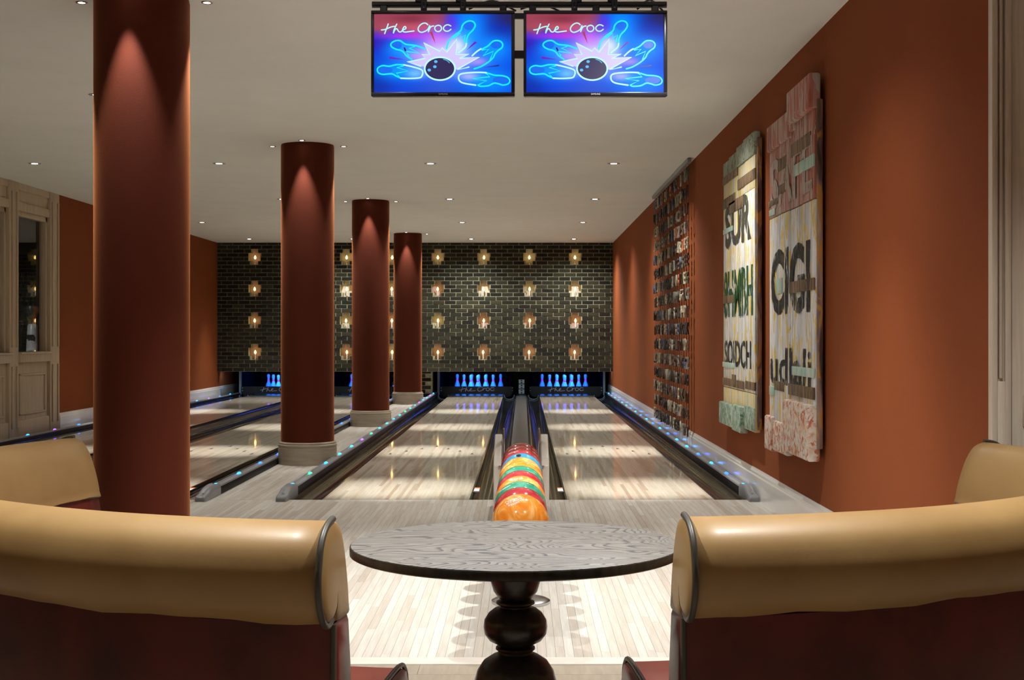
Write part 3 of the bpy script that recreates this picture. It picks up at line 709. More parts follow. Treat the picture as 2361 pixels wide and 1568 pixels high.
for li, (cx, _) in enumerate(LANES):
    for r_, xs, nm in rows:
        for x, nme in zip(xs, nm):
            P = thing('bowling_pin', 'blue-lit pin, ' + nme + ' on the ' + NAMES_L[li], 'bowling pin', (cx+x, BACK-0.264*(3-r_), 0.0), 'pins on the ' + NAMES_L[li])
            link('pin_body', pin_me, P); link('neck_ring', ring_me, P)
    # sweep bar with the name
    S = thing('sweep_bar', 'black sweep bar lettered the croc across the ' + NAMES_L[li], 'sweep bar', (cx, 27.25, 0), 'sweep bars')
    hw = 0.735
    prof = [(-hw, 0.172), (hw, 0.172), (hw, 0.05), (hw-0.06, -0.03), (hw-0.17, -0.05), (LW-0.01, 0.018), (-LW+0.01, 0.018), (-hw+0.17, -0.05), (-hw+0.06, -0.03), (-hw, 0.05)]
    MB().prism(prof, lambda a, b, d: (a, d, b), 0.0, 0.03).build('bar', 'bar_dark', S)
    sx = 0.70/1080; croc_strokes(lambda a, b: ((a-740)*sx, -0.002, 0.117-(b-440)*sx*0.95), 15, 'lettering', 'letter_mauve', S)
    for x in (-hw+0.02, hw-0.02):
        for z in (0.145, 0.09): MB().box(x-0.010, x+0.010, -0.003, 0.0, z-0.008, z+0.008).build('bolt', 'cool_panel', S)
    # kickback side walls and flat gutter end plates
    for s, nm in ((-1, 'left'), (1, 'right')):
        K = thing('kickback', '%s side partition of the pin deck on the %s' % (nm, NAMES_L[li]), 'partition', (cx+s*0.80, 27.3, 0), 'pin deck partitions')
        MB().bbox(-0.03, 0.03, 0.05, 2.3, -0.15, 1.4, 0.004, 1).build('board', 'dark_void', K)
        MB().bbox(-0.022-0.03*s, 0.022-0.03*s, -0.02, 0.05, 0.0, 1.4, 0.004, 1).build('edge_post', 'cool_panel', K)
    # ultraviolet lamp over the pins
    U = thing('pin_lamp', 'blue tube lamp hidden above the pins on the ' + NAMES_L[li], 'lamp', (cx, 27.42, 0.92), 'pin lamps')
    MB().bbox(-0.5, 0.5, -0.04, 0.02, 0.0, 0.10, 0.01).build('housing', 'black_metal', U)
    for hx in (-0.4, 0.4): MB().lathe([(0.008, 0.09), (0.008, 0.53)], 8, (hx, -0.01, 0)).build('hanger_rod', 'black_metal', U, 40)
    d = bpy.data.lights.new('tube_light', 'AREA'); d.shape = 'RECTANGLE'; d.size = 1.0; d.size_y = 0.06; d.energy = 15; d.spread = math.radians(95); d.color = (0.01, 0.15, 1.0)
    o = bpy.data.objects.new('tube_light', d); COL.objects.link(o); o.parent = U; o.location = (0, 0.05, -0.02); o.rotation_euler = (math.radians(42), 0, 0)
# cool pit lamps catch partition edges; lane-centre ones are unseen, added to light lettering
for li, x in enumerate((-5.72, A, -4.04, B, C_, -0.035, D_, 1.66)):
    P = thing('unseen_pit_lamp', 'small unseen cool lamp under the brick wall, %s from the left' % ORD[li], 'lamp', (x, YB+0.2005, 0.62), 'cool lamps under the brick wall')
    MB().bbox(-0.05, 0.05, 0.0, 0.05, 0.0, 0.06, 0.008).build('housing', 'black_metal', P)
    d = bpy.data.lights.new('tube_light', 'SPOT'); d.energy = 3.5 if li in (0, 2, 5, 7) else 6.0; d.color = (0.62, 0.86, 1.0); d.spot_size = math.radians(120); d.spot_blend = 0.8; d.shadow_soft_size = 0.04
    o = bpy.data.objects.new('tube_light', d); COL.objects.link(o); o.parent = P; o.location = (0, 0.04, -0.02); o.rotation_euler = (math.radians(28), 0, 0)
# lane marker plates in the middle
LS = thing('lane_marker', 'pale plates with dark slots between the two right-hand pin decks', 'sign', (-0.035, 27.1, 0))
MB().bbox(-0.16, 0.16, 0.0, 0.03, -0.02, 1.0, 0.004, 1).build('post', 'dark_void', LS)
for z0, z1 in ((0.235, 0.315), (0.135, 0.222), (0.03, 0.12)):
    pl = MB().bbox(-0.052, 0.062, -0.012, 0.0, z0, z1, 0.003, 1).build('plate', 'cool_panel', LS)
    for zz in (z0+0.022, z1-0.022): MB().bbox(-0.012, 0.022, -0.014, -0.010, zz-0.011, zz+0.011, 0.003, 2).build('slot', 'black_plastic', pl)

# ------------------------------------------------------------------ candle lamps in the niches
for r_i, r0 in enumerate(NROW):
    for k, x in enumerate(NX):
        zb = BZ0+r0*CP
        lab = 'glowing candle lamp in the brick niche, %s row, %s from the right' % (('top', 'second', 'third', 'bottom')[r_i], ORD[k])
        Cn = thing('niche_lamp', lab, 'lamp', (x+random.uniform(-0.01, 0.01), YB+0.055, zb), 'candle lamps in the brick niches')
        MB().tube([(0, 0.0, 0.010), (0, 0.10, 0.010)], 0.008, 8).build('bracket', 'steel', Cn, 40)
        MB().lathe([(0.018, 0.0), (0.020, 0.012), (0.012, 0.02)], 12).build('cup', 'steel', Cn, 40)
        MB().lathe([(0.0105, 0.014), (0.0105, 0.112)], 10).build('candle', 'candle_white', Cn, 40)
        MB().lathe([(0.009, 0.112), (0.020, 0.130), (0.022, 0.145), (0.014, 0.168), (0.003, 0.186)], 12).build('flame_bulb', 'bulb', Cn, 40)

# ================================================================== COLUMNS
COLS = [(-2.02, 7.2), (-2.02, 12.73), (-2.02, 18.0), (-2.02, 23.8)]
CN = ['large red suede column in front, nearest the seats', 'red suede column, second nearest, at the start of the aisle', 'red suede column, third in the aisle', 'red suede column farthest down the aisle']
for i, (cx, cy) in enumerate(COLS):
    K = thing('column', CN[i], 'column', (cx, cy, 0), 'red columns')
    MB().lathe([(0.247, 0.19), (0.247, 2.965), (0.244, 2.972), (0.244, CEIL)], 64).build('shaft', 'suede', K, 40)
    MB().lathe([(0.272, 0.001), (0.272, 0.150), (0.268, 0.155), (0.268, 0.165), (0.274, 0.170), (0.274, 0.182), (0.262, 0.190), (0.266, 0.200), (0.258, 0.208), (0.248, 0.210)], 64).build('plinth', 'plinth_oak', K, 30)
    for j, (dx, dy, nm) in enumerate(((0, -0.335, 'in front of'), (-0.34, 0.06, 'left of'), (0.33, 0.06, 'right of'))):
        S = thing('column_spotlight', 'tiny ceiling spotlight %s the %s' % (nm, ('nearest large column', 'second column', 'third column', 'farthest column')[i]), 'spotlight', (cx+dx, cy+dy, CEIL), 'spotlights around the columns')
        MB().lathe([(0.020, -0.004), (0.030, -0.004), (0.032, 0.0), (0.020, 0.0)], 20, capb=False, capt=False).build('trim_ring', 'steel', S, 40)
        MB().lathe([(0.019, -0.003), (0.0, -0.0045)], 16, capb=False, capt=False).build('lens', 'lens', S, 40)
        spot(S, (0, 0, -0.012), P_COLUMN*(1.0 if j == 0 else 0.8), 46, 0.75, 0.012)

# ================================================================== CEILING DOWNLIGHTS
def downlight(x, y, label, watts, angle, blend=0.9, spill=0.0, tilt=0.0):
    S = thing('downlight', label, 'downlight', (x, y, CEIL), 'ceiling downlights')
    MB().lathe([(0.034, -0.002), (0.062, -0.004), (0.066, 0.0), (0.034, 0.0)], 24, capb=False, capt=False).build('trim_ring', 'rail_grey', S, 40)
    MB().lathe([(0.033, -0.003), (0.0, -0.008)], 16, capb=False, capt=False).build('lens', 'lens', S, 40)
    spot(S, (0, 0, -0.02), watts, angle, blend, 0.035, rot=(math.radians(tilt), 0, 0))
    if spill: spot(S, (0, 0, -0.02), spill, 136, 1.0, 0.035, name='spill_light')
LX = [-5.06, -3.15, -0.96, 0.94]
DY = [10.05, 14.07, 17.75, 21.4, 25.1]
LN = ['farthest left lane', 'second lane from the left', 'lane left of the ball rack', 'lane right of the ball rack']
DN = ['nearest the foul line', 'second from the foul line', 'third from the foul line', 'second from the brick wall', 'nearest the brick wall']
for xi, x in enumerate(LX):
    for yi, y in enumerate(DY):
        downlight(x, y, 'recessed ceiling downlight over the %s, %s' % (LN[xi], DN[yi]), P_LANE*(1.0 if xi > 1 else 0.85)*(0.30 if yi == 4 else 1.0), (150 if xi else 60) if yi == 4 else 34, 1.0, P_SPILL*(1.0 if xi == 3 else 0.5) if (yi < 4 and xi != 0) else 0.0, 11.0 if yi == 0 else 0.0)
for x, nm, k_ in ((-5.06, 'far left', 0.4), (-3.6, 'left', 0.15), (-0.75, 'middle', 1.0), (0.70, 'right', 1.0)):
    downlight(x, 6.4, 'recessed ceiling downlight over the approach, ' + nm, P_APPROACH*k_, 80, 1.0, P_SPILL*0.65 if x > 0 else 0.0)
for x, y, nm in ((-0.96, 3.25, 'left'), (0.94, 3.25, 'right')):
    downlight(x, y, 'recessed ceiling downlight above the %s sofa' % nm, P_LOUNGE, 122)
for x, nm in ((-3.15, 'left'), (-0.96, 'middle'), (0.94, 'right')):  # unseen row behind the camera, added for ambient light
    downlight(x, -1.9, 'unseen ceiling downlight added behind the camera for ambient light, ' + nm, P_LOUNGE*0.5, 110, 1.0)

# ================================================================== BALL RETURN AND BALLS
BX, BR, BZ, BY0, BSP = -0.010, 0.1115, 0.470, 5.30, 0.2275
ret = thing('ball_return', 'low ball return rack with beige side cheeks between the lanes', 'ball rack', (BX, 0, 0))
for s in (-1, 1):
    MB().tube([(s*0.062, 5.12, BZ-0.104), (s*0.062, 8.1, BZ-0.104)], 0.016, 10).build('ball_rail', 'steel', ret, 40)
MB().bbox(-0.075, 0.075, 5.2, 8.3, BZ-0.20, BZ-0.122, 0.015, 3).build('tray', 'track_grey', ret, 40)
MB().lathe([(0.132, 0.001), (0.132, 0.010), (0.120, 0.016), (0.05, 0.020), (0.042, 0.03), (0.042, BZ-0.19)], 32, (0, 6.1, 0)).build('pedestal', 'steel', ret, 40)
MB().bbox(-0.09, 0.09, 8.0, 9.6, 0.001, BZ-0.12, 0.02, 3).build('lift_housing', 'rail_dark', ret, 40)
cheek = [(8.02, 0.185), (8.02, 0.43), (8.08, 0.475), (8.42, 0.575), (8.47, 0.585), (8.52, 0.56), (8.55, 0.30), (8.30, 0.16), (8.10, 0.165)]
for s in (-1, 1):
    a, b = (0.118, 0.165)
    bm = bmesh.new(); m = MB().prism(cheek, lambda p, q, d: (s*d, p, q), a, b)
    me = m.mesh('cheek'); bm.from_mesh(me); bmesh.ops.bevel(bm, geom=bm.edges[:], offset=0.009, segments=3, affect='EDGES', profile=0.5); bm.to_mesh(me); bm.free()
    me.shade_smooth(); me.set_sharp_from_angle(angle=math.radians(50)); me.materials.append(M['beige_plastic'])
    ck = link('side_cheek', me, ret)
    MB().bbox(s*0.108-0.005, s*0.108+0.005, 8.30, 8.36, 0.45, 0.63, 0.004, 2).build('hinge_arm', 'steel', ret, 40)
    MB().lathe([(0.007, 0), (0.007, 0.006)], 10).build('screw', 'steel', ck, loc=(s*0.128, 8.015, 0.425))
MB().bbox(-0.12, 0.12, 8.3, 8.45, 0.20, 0.30, 0.01).build('cross_brace', 'black_metal', ret, 40)
seq = ['orange', 'red', 'green', 'orange', 'red', 'green', 'orange', 'orange', 'blue', 'red', 'darkred', 'darkred']
desc = ['orange marbled bowling ball at the near end of the rack, next to the table', 'red bowling ball second from the near end of the rack', 'green bowling ball third from the near end, between red and orange', 'orange bowling ball fourth from the near end with white print',
        'red bowling ball fifth from the near end, between orange and green', 'green bowling ball sixth from the near end of the rack', 'orange swirled bowling ball behind the farther green one', 'orange swirled bowling ball just in front of the blue one', 'only blue bowling ball in the rack, with finger hole showing',
        'red bowling ball just behind the blue one', 'dark red bowling ball second from the far end of the rack', 'dark red bowling ball at the far end of the rack']
bm = bmesh.new(); bmesh.ops.create_uvsphere(bm, u_segments=40, v_segments=24, radius=BR); ball_base = bpy.data.meshes.new('ball_shell'); bm.to_mesh(ball_base); bm.free(); ball_base.shade_smooth()
hole_me = MB().lathe([(0.0125, 0), (0.0125, 0.0012)], 14).mesh('finger_hole'); hole_me.materials.append(M['black_plastic'])
tm_cache = {}
def on_ball(parent, az, el, name, me, roll=0.0):
    n = Vector((math.cos(el)*math.sin(az), -math.cos(el)*math.cos(az), math.sin(el)))
    z = n; x = Vector((0, 0, 1)).cross(z).normalized() if abs(z.z) < 0.999 else Vector((1, 0, 0)); y = z.cross(x)
    R = Matrix((x, y, z)).transposed().to_4x4() @ Matrix.Rotation(roll, 4, 'Z')
    o = link(name, me, parent); o.matrix_local = Matrix.Translation(n*(BR+0.0004)) @ R; return o
def print_on_ball(parent, rows, az0, el0, h, roll):       # small illegible white print
    m = MB(); R = BR+0.0005; c, s_ = math.cos(roll), math.sin(roll)
    def P_(a, b):
        a, b = a*c-b*s_, a*s_+b*c; el = el0+b/R; az = az0+a/(R*math.cos(el0))
        return (R*math.cos(el)*math.sin(az), -R*math.cos(el)*math.cos(az), R*math.sin(el))
    for r_ in range(rows):
        x = -0.034+0.004*r_
        while x < 0.034:
            wd = random.uniform(0.004, 0.0075); yb = -r_*h*1.35
            for (x0, x1, y0, y1) in ((0, 0.3, 0, 1), (0.3, 1, 0.75, 1), (0.7, 1, 0.1, 0.75), (0.3, 0.8, 0.0, 0.2))[:random.choice((2, 3, 4))]:
                q = [(x+wd*x0, yb+h*y0), (x+wd*x1, yb+h*y0), (x+wd*x1, yb+h*y1), (x+wd*x0, yb+h*y1)]
                m.add([P_(*p_) for p_ in q], [(0, 1, 2, 3)])
            x += wd+0.0022
    return m.build('print', 'letter_white', parent)
for i, (cn, dn) in enumerate(zip(seq, desc)):
    Bl = thing('bowling_ball', dn, 'bowling ball', (BX+random.uniform(-0.002, 0.002), BY0+BSP*i, BZ), 'balls in the return rack')
    me = ball_base.copy(); me.materials.append(M['ball_'+cn]); o = link('ball_shell', me, Bl, rot=(random.uniform(0, 6), random.uniform(0, 6), random.uniform(0, 6)))
    if i == 0: print_on_ball(Bl, 3, -0.42, 0.98, 0.0085, 0.62)
    if i == 3: print_on_ball(Bl, 2, -0.40, 1.14, 0.0080, 0.35)
    if i == 2: print_on_ball(Bl, 1, -1.1, 0.82, 0.009, 0.85)
    if i in (9, 10): print_on_ball(Bl, 1, -0.9, 1.05, 0.009, 0.75)
    if i == 8: on_ball(Bl, -0.35, 1.17, 'finger_hole', hole_me)
    if i in (5, 1): on_ball(Bl, 2.6, 0.6, 'finger_hole', hole_me)

# ================================================================== SCREENS
TY, TS = 6.80, F_PX/6.80
def tpx(px, py): return ((px-VPX)/TS, EYE-(py-VPY)/TS)
def srgb(c): return lin(*c)[:3]
def screen_col(u, v):        # u,v in picture units (0..2361, 0..1552)
    def blob(cx, cy, rx, ry): return math.exp(-(((u-cx)/rx)**2+((v-cy)/ry)**2))
    def mixc(a, b, t_): t_ = max(0, min(1, t_)); return tuple(x*(1-t_)+y*t_ for x, y in zip(a, b))
    wob = 40*math.sin(u*0.011)+25*math.sin(u*0.027+1.3)
    c = (0, 62, 214)
    c = mixc(c, (0, 34, 150), 0.8*blob(150, 1300, 260, 300)); c = mixc(c, (38, 34, 84), 1.1*blob(2250, 260, 420, 260)); c = mixc(c, (8, 20, 150), 0.8*blob(2000, 480, 260, 160)); c = mixc(c, (50, 8, 160), 0.9*blob(120, 680, 260, 160))
    c = mixc(c, (0, 120, 245), blob(1560, 330, 260, 300)); c = mixc(c, (50, 80, 190), 0.7*blob(1100, 1400, 500, 130)); c = mixc(c, (0, 110, 245), 0.8*blob(1900, 1400, 350, 120))
    for b in ((500, 760, 300, 170), (1500, 560, 260, 280), (1950, 760, 300, 240), (420, 1110, 340, 150), (1830, 1230, 420, 170)): c = mixc(c, (0, 150, 255), 0.85*blob(*b))
    red = 1/(1+math.exp((v-500-wob*0.6)/26))*1/(1+math.exp((u-1230-(v-225)*-0.25-wob*0.5)/45))
    c = mixc(c, (148, 62, 82), red); c = mixc(c, (186, 78, 96), red*blob(700, 440, 500, 120)); c = mixc(c, (128, 46, 66), red*blob(650, 290, 300, 70))
    c = mixc(c, (180, 40, 220), 0.95*blob(620, 560, 480, 62)); c = mixc(c, (186, 76, 226), 1.0*blob(1060, 620, 240, 190)); c = mixc(c, (96, 40, 220), 0.8*blob(1290, 380, 110, 160))
    c = mixc(c, (206, 190, 252), 1.25*blob(1120, 900, 430, 260)); c = mixc(c, (210, 222, 255), 1.0*blob(1370, 720, 150, 150)); c = mixc(c, (214, 140, 240), 0.6*blob(740, 870, 130, 60)); c = mixc(c, (206, 150, 240), 0.7*blob(1700, 960, 170, 70))
    c = mixc(c, (120, 196, 255), 0.8*blob(720, 1150, 150, 80)); c = mixc(c, (190, 180, 250), 0.8*blob(1560, 1190, 170, 70))
    return srgb(tuple(max(0, min(255, x)) for x in c))
def paint_screen():
    nx, ny = 130, 74; vs = []; fs = []; cs = []
    for j in range(ny+1):
        for i in range(nx+1):
            u = 85+(2220-85)*i/nx; v = 222+(1440-222)*j/ny
            vs.append((*S2(u, v), )); cs.append((*screen_col(u, v), 1))
    for j in range(ny):
        for i in range(nx):
            a = j*(nx+1)+i; fs.append((a, a+1, a+nx+2, a+nx+1))
    me = bpy.data.meshes.new('screen_picture'); me.from_pydata(vs, [], fs)
    at = me.color_attributes.new('pic', 'FLOAT_COLOR', 'POINT')
    for k, c in enumerate(cs): at.data[k].color = c
    me.materials.append(M['screen']); return me
SCX, SCY = 2361/350.0, 1552/230.0
def S2(u, v, off=0.0):       # picture units -> local metres of the television (origin = its centre)
    px, py = 850+u/SCX, v/SCY; x, z = tpx(px, py); return (x-TVX, -0.001-off, z-TVZ)
TVX, TVZ = tpx(1021.5, 124)
t = NT('screen'); at = t.n('ShaderNodeAttribute', attribute_name='pic'); t.color((0.01, 0.01, 0.012)); t.set(0.25, spec=0.1)
t.l(at.outputs['Color'], t.b.inputs['Emission Color']); t.b.inputs['Emission Strength'].default_value = 0.85; M['screen'] = t.m
emit('neon_cyan', srgb((0, 236, 255)), 0.76); emit('neon_pale', srgb((190, 250, 255)), 0.76); emit('neon_text', srgb((178, 250, 250)), 0.76)
emit('pic_dark', srgb((44, 38, 86)), 0.76); emit('pic_indigo', srgb((40, 10, 130)), 0.76); emit('pic_red', srgb((176, 62, 84)), 0.76); emit('pic_violet', srgb((104, 24, 190)), 0.76)
emit('pic_blue', srgb((0, 104, 240)), 0.76); emit('pic_glow', srgb((212, 200, 250)), 0.76); emit('pic_cy', srgb((90, 190, 255)), 0.76)
TV1 = thing('television', 'left wall-hung screen showing neon bowling pins under the ceiling', 'television', (TVX, TY, TVZ), 'hanging screens')
x0, z1 = tpx(856, 25); x1, z0 = tpx(1187, 223)
def fr(a, b, c, d, n='bezel'): 
    p, q = tpx(a, b); r_, s_ = tpx(c, d); return MB().bbox(p-TVX, r_-TVX, -0.012, 0.0, s_-TVZ, q-TVZ, 0.003, 2).build(n, 'black_plastic', TV1, 40)
MB().bbox(x0-TVX+0.002, x1-TVX-0.002, 0.0, 0.035, z0-TVZ+0.002, z1-TVZ-0.002, 0.004, 2).build('back_case', 'black_plastic', TV1, 40)
fr(856, 25, 1187, 33); fr(856, 213.4, 1187, 223); fr(856, 33, 862.6, 213.4); fr(1179, 33, 1187, 213.4)
scr = link('screen_picture', paint_screen(), TV1)
def strokes(lst, wdt, name, mat, off, smooth=True):
    for st in lst: MB().ribbon(catmull(st, 5) if smooth else st, wdt, lambda a, b: S2(a, b, off)).build(name, mat, scr)
def poly(pts, name, mat, off): 
    return MB().add([S2(a, b, off) for a, b in pts], [tuple(range(len(pts)))]).build(name, mat, scr)
ell = lambda cx, cy, rx, ry, n=40: [(cx+rx*math.cos(2*PI*k/n), cy+ry*math.sin(2*PI*k/n)) for k in range(n)]
PINS_O = [[(1520, 680), (1527, 600), (1562, 530), (1620, 470), (1657, 400), (1635, 345), (1570, 326), (1500, 352), (1455, 405), (1430, 480), (1330, 555), (1245, 650), (1210, 760)],
          [(670, 925), (590, 870), (545, 815), (500, 785), (430, 768), (365, 735), (345, 695), (375, 655), (440, 632), (500, 640), (580, 690), (720, 708), (800, 730), (870, 760)],
          [(480, 1208), (430, 1185), (370, 1152), (300, 1152), (220, 1158), (155, 1135), (135, 1085), (160, 1045), (225, 1022), (320, 1032), (430, 1008), (545, 1010)],
          [(1640, 1072), (1740, 1040), (1850, 975), (1935, 900), (1965, 840), (2010, 790), (2070, 745), (2085, 690), (2050, 645), (1985, 632), (1925, 650), (1850, 720), (1760, 765)],
          [(1820, 1135), (1880, 1148), (1960, 1172), (2080, 1180), (2160, 1205), (2195, 1255), (2170, 1305), (2090, 1325), (2020, 1305), (1950, 1295), (1860, 1335), (1740, 1343), (1700, 1325)]]
poly(ell(1555, 400, 75, 70), 'pin_shade', 'pic_blue', 0.0003); poly(ell(440, 705, 75, 55), 'pin_shade', 'pic_blue', 0.0003); poly(ell(260, 1090, 110, 50), 'pin_shade', 'pic_blue', 0.0003)
poly(ell(1980, 700, 80, 55), 'pin_shade', 'pic_blue', 0.0003); poly(ell(2050, 1250, 120, 55), 'pin_shade', 'pic_blue', 0.0003)
poly([(315, 905), (330, 878), (570, 930), (330, 918)], 'ray', 'pic_violet', 0.0004); poly([(1650, 645), (1690, 660), (1520, 785)], 'ray', 'pic_violet', 0.0004); poly([(2030, 1008), (2030, 1030), (1780, 1052)], 'ray', 'pic_indigo', 0.0004); poly([(950, 500), (990, 490), (1042, 685)], 'ray', 'pic_red', 0.0004)
poly([(540, 740), (565, 738), (590, 790), (565, 800)], 'ray', 'pic_indigo', 0.0004)
strokes(PINS_O, 24, 'neon_pin', 'neon_cyan', 0.0008)
strokes([[(720, 720), (630, 748), (790, 828), (585, 800), (620, 862)], [(1330, 590), (1425, 515), (1430, 592), (1505, 545), (1482, 645)], [(540, 1025), (438, 1050), (612, 1105), (430, 1142), (485, 1205)], [(1765, 780), (1868, 765), (1778, 868), (1940, 800), (1890, 930)], [(1820, 1140), (1885, 1195), (1618, 1226), (1838, 1258), (1700, 1325)]], 20, 'neon_crack', 'neon_cyan', 0.0010, False)
poly([(810, 1030), (600, 965), (880, 910), (825, 850), (950, 850), (855, 668), (1110, 800), (1145, 745), (1215, 815), (1375, 605), (1360, 850), (1560, 845), (1410, 910), (1720, 890), (1375, 1082), (1108, 1070)], 'burst_fill', 'pic_glow', 0.0006)
strokes([[(810, 1030), (600, 965), (880, 910), (825, 850), (950, 850), (855, 668), (1110, 800), (1145, 745), (1215, 815), (1375, 605), (1360, 850), (1560, 845), (1410, 910), (1720, 890), (1375, 1082), (1560, 1045)]], 22, 'neon_burst', 'neon_pale', 0.0012, False)
strokes([[(548, 1010), (680, 1040), (810, 1080), (842, 1120), (830, 1180), (790, 1212), (640, 1222), (500, 1218)], [(1830, 1132), (1700, 1127), (1520, 1137), (1420, 1160), (1398, 1210), (1420, 1265), (1490, 1298), (1665, 1326)], [(1610, 870), (1680, 805), (1745, 762)], [(1520, 680), (1500, 740), (1400, 822)]], 24, 'neon_pale_edge', 'neon_pale', 0.0012)
poly(ell(1108, 1070, 228, 176), 'picture_ball', 'pic_dark', 0.0014)
strokes([ell(1108, 1070, 236, 178, 40)+[(1344, 1070)]], 26, 'ball_outline', 'neon_pale', 0.0018, False)
for a, b in ((1045, 960), (1030, 1040), (943, 1092)): poly(ell(a, b, 27, 22, 16), 'picture_hole', 'pic_cy', 0.002)
strokes([[(1165, 925), (1215, 942), (1258, 980)]], 12, 'ball_gleam', 'pic_cy', 0.002)
croc_strokes(lambda a, b: S2(a, b, 0.0022), 19, 'lettering', 'neon_text', scr)
me, bb = text_mesh('SAMSUNG'); k = (21/TS)/(bb[1]-bb[0]); bz = tpx(0, 219.5)[1]-TVZ; bxx = tpx(1022, 0)[0]-TVX
for v in me.vertices: v.co = ((v.co.x-(bb[0]+bb[1])/2)*k+bxx, -0.0124, v.co.y*k*1.1+bz)
me.materials.append(M['letter_white']); link('maker_lettering', me, TV1)
TV2 = copy_tree(TV1); TV2.location.x = tpx(1372.5, 0)[0]; TV2['label'] = 'right wall-hung screen showing neon bowling pins under the ceiling'
for o_, n_ in ((TV1, 'left'), (TV2, 'right')): o_['label'] = '%s of the two hanging screens showing neon bowling pins' % n_
# mount
mt = thing('screen_mount', 'black tube frame hanging both screens from the ceiling', 'mount', (0, TY+0.06, CEIL))
def mx(px): return (px-VPX)/(F_PX/(TY+0.06))
def mz(py): return EYE-(py-VPY)/(F_PX/(TY+0.06))-CEIL
MB().tube([(mx(858), 0, mz(11)), (mx(1537), 0, mz(11))], 0.0165, 14).build('cross_tube', 'black_metal', mt, 40)
for px in (978, 1068, 1324, 1416):
    b = MB(); b.bbox(mx(px-7), mx(px+7), -0.028, -0.018, mz(27), mz(-18), 0.003, 1); b.bbox(mx(px-7), mx(px+7), -0.018, 0.02, mz(-4), mz(-14), 0.003, 1); b.build('hanger_plate', 'black_metal', mt, 40)
    for py in (10, 15): MB().lathe([(0.004, 0), (0.004, 0.002)], 8).build('hole', 'dark_void', mt, loc=(mx(px), -0.0285, mz(py)))
    MB().lathe([(0.0, 0.0), (0.0045, 0.0005), (0.0045, 0.002)], 10).build('bolt', 'steel', mt, loc=(mx(px), -0.030, mz(21)))
for px in (967, 1060, 1332, 1410): MB().bbox(mx(px-9), mx(px+9), -0.02, 0.02, mz(6), 0.0, 0.003, 1).build('drop_post', 'black_metal', mt, 40)
for px in (885, 1024, 1160, 1228, 1374, 1510): MB().bbox(mx(px-8), mx(px+8), -0.02, 0.02, mz(32), mz(14), 0.004, 1).build('clamp', 'black_metal', mt, 40)
MB().bbox(mx(1180), mx(1215), -0.02, 0.0, mz(45), mz(32), 0.003, 1).build('link_bar', 'black_metal', mt, 40)
MB().bbox(mx(1180), mx(1215), -0.02, 0.0, mz(136), mz(118), 0.003, 1).build('link_bar', 'black_metal', mt, 40)
for a, b, h in ((1080, 1190, -2), (1200, 1290, 6), (1470, 1530, -4)): MB().tube(catmull([(mx(a), 0.03, mz(18)), (mx((a+b)/2), 0.035, mz(h)), (mx(b), 0.03, mz(22))], 6), 0.005, 6).build('cable', 'black_plastic', mt, 40)

# ================================================================== WALL SIGNS (right wall)
def wy(px, X): return F_PX*X/(px-VPX)
def sign(name_label, y_far, y_near, planks, thick, xback, zmid, build):
    S = thing('wooden_sign', name_label, 'wall sign', (xback, y_near, zmid), 'weathered signs on the right wall'); build(S); return S
def sp(S, name, a0, a1, z0, z1, t0, t1, mat, b=0.006):  # a measured from the far end toward the viewer; t outwards from the wall
    Ly = S['len']; zc = S.location.z
    ya, yb = Ly-a1, Ly-a0; cy, cz, cx = (ya+yb)/2, (z0+z1)/2-zc, -(t0+t1)/2
    return MB().bbox(-(t1-t0)/2, (t1-t0)/2, -(yb-ya)/2, (yb-ya)/2, -(z1-z0)/2, (z1-z0)/2, b, 2).build(name, mat, S, 40, (cx, cy, cz))
def sign_text(S, txt, a0, a1, z0, z1, t_, mat, bold=0.0):
    Ly = S['len']; zc = S.location.z; me, bb = text_mesh(txt, bold=bold)
    for v in me.vertices:
        u = (v.co.x-bb[0])/(bb[1]-bb[0]); q = (v.co.y-bb[2])/(bb[3]-bb[2])
        v.co = (-t_, Ly-(a0+u*(a1-a0)), z0+q*(z1-z0)-zc)
    me.materials.append(M[mat]); return link('lettering', me, S)
XS = 1.665
# --- near sign
yn, yf = wy(1878, XS), wy(1774, XS); Ls = yf-yn
S1 = thing('wooden_sign', 'nearer plank sign with red top and black letters CIGI on terracotta wall', 'wall sign', (XR-0.03, yn, 1.55), 'weathered plank signs'); S1['len'] = Ls
T0, T1 = 0.0, 0.035
edges = [0.0, 0.235, 0.50, 0.765, 1.0]
for k in range(4):
    a0, a1 = Ls*edges[k]+0.006, Ls*edges[k+1]-0.006; dt = (0.0, 0.003, -0.003, 0.002)[k]
    sp(S1, 'plank', a0, a1, 0.62, 1.98, T0, T1+dt, 'paint_white'); sp(S1, 'plank', a0, a1, 1.985, 2.56-0.02*(3-k), T0, T1+dt-0.001, 'paint_red')
sp(S1, 'edge_board', Ls+0.0005, Ls+0.02, 0.55, 2.55, T0-0.01, T1-0.01, 'rough_edge', 0.008)
for a0, a1, z0, z1, t1 in ((0.0, 0.52, 2.43, 2.60, 0.055), (0.50, 0.60, 2.46, 2.53, 0.05), (0.54, 1.0, 2.50, 2.70, 0.070)): sp(S1, 'top_block', Ls*a0, Ls*a1+0.01, z0, z1, 0.001, t1, 'paint_red', 0.012)
for a0, a1, z0, z1, t1 in ((-0.04, 0.13, 0.43, 0.66, 0.060), (0.14, 0.46, 0.44, 0.64, 0.052), (0.47, 1.0, 0.475, 0.80, 0.075)): sp(S1, 'bottom_block', Ls*a0, Ls*a1, z0, z1, 0.001, t1, 'paint_crackle', 0.014)
TT = T1+0.001
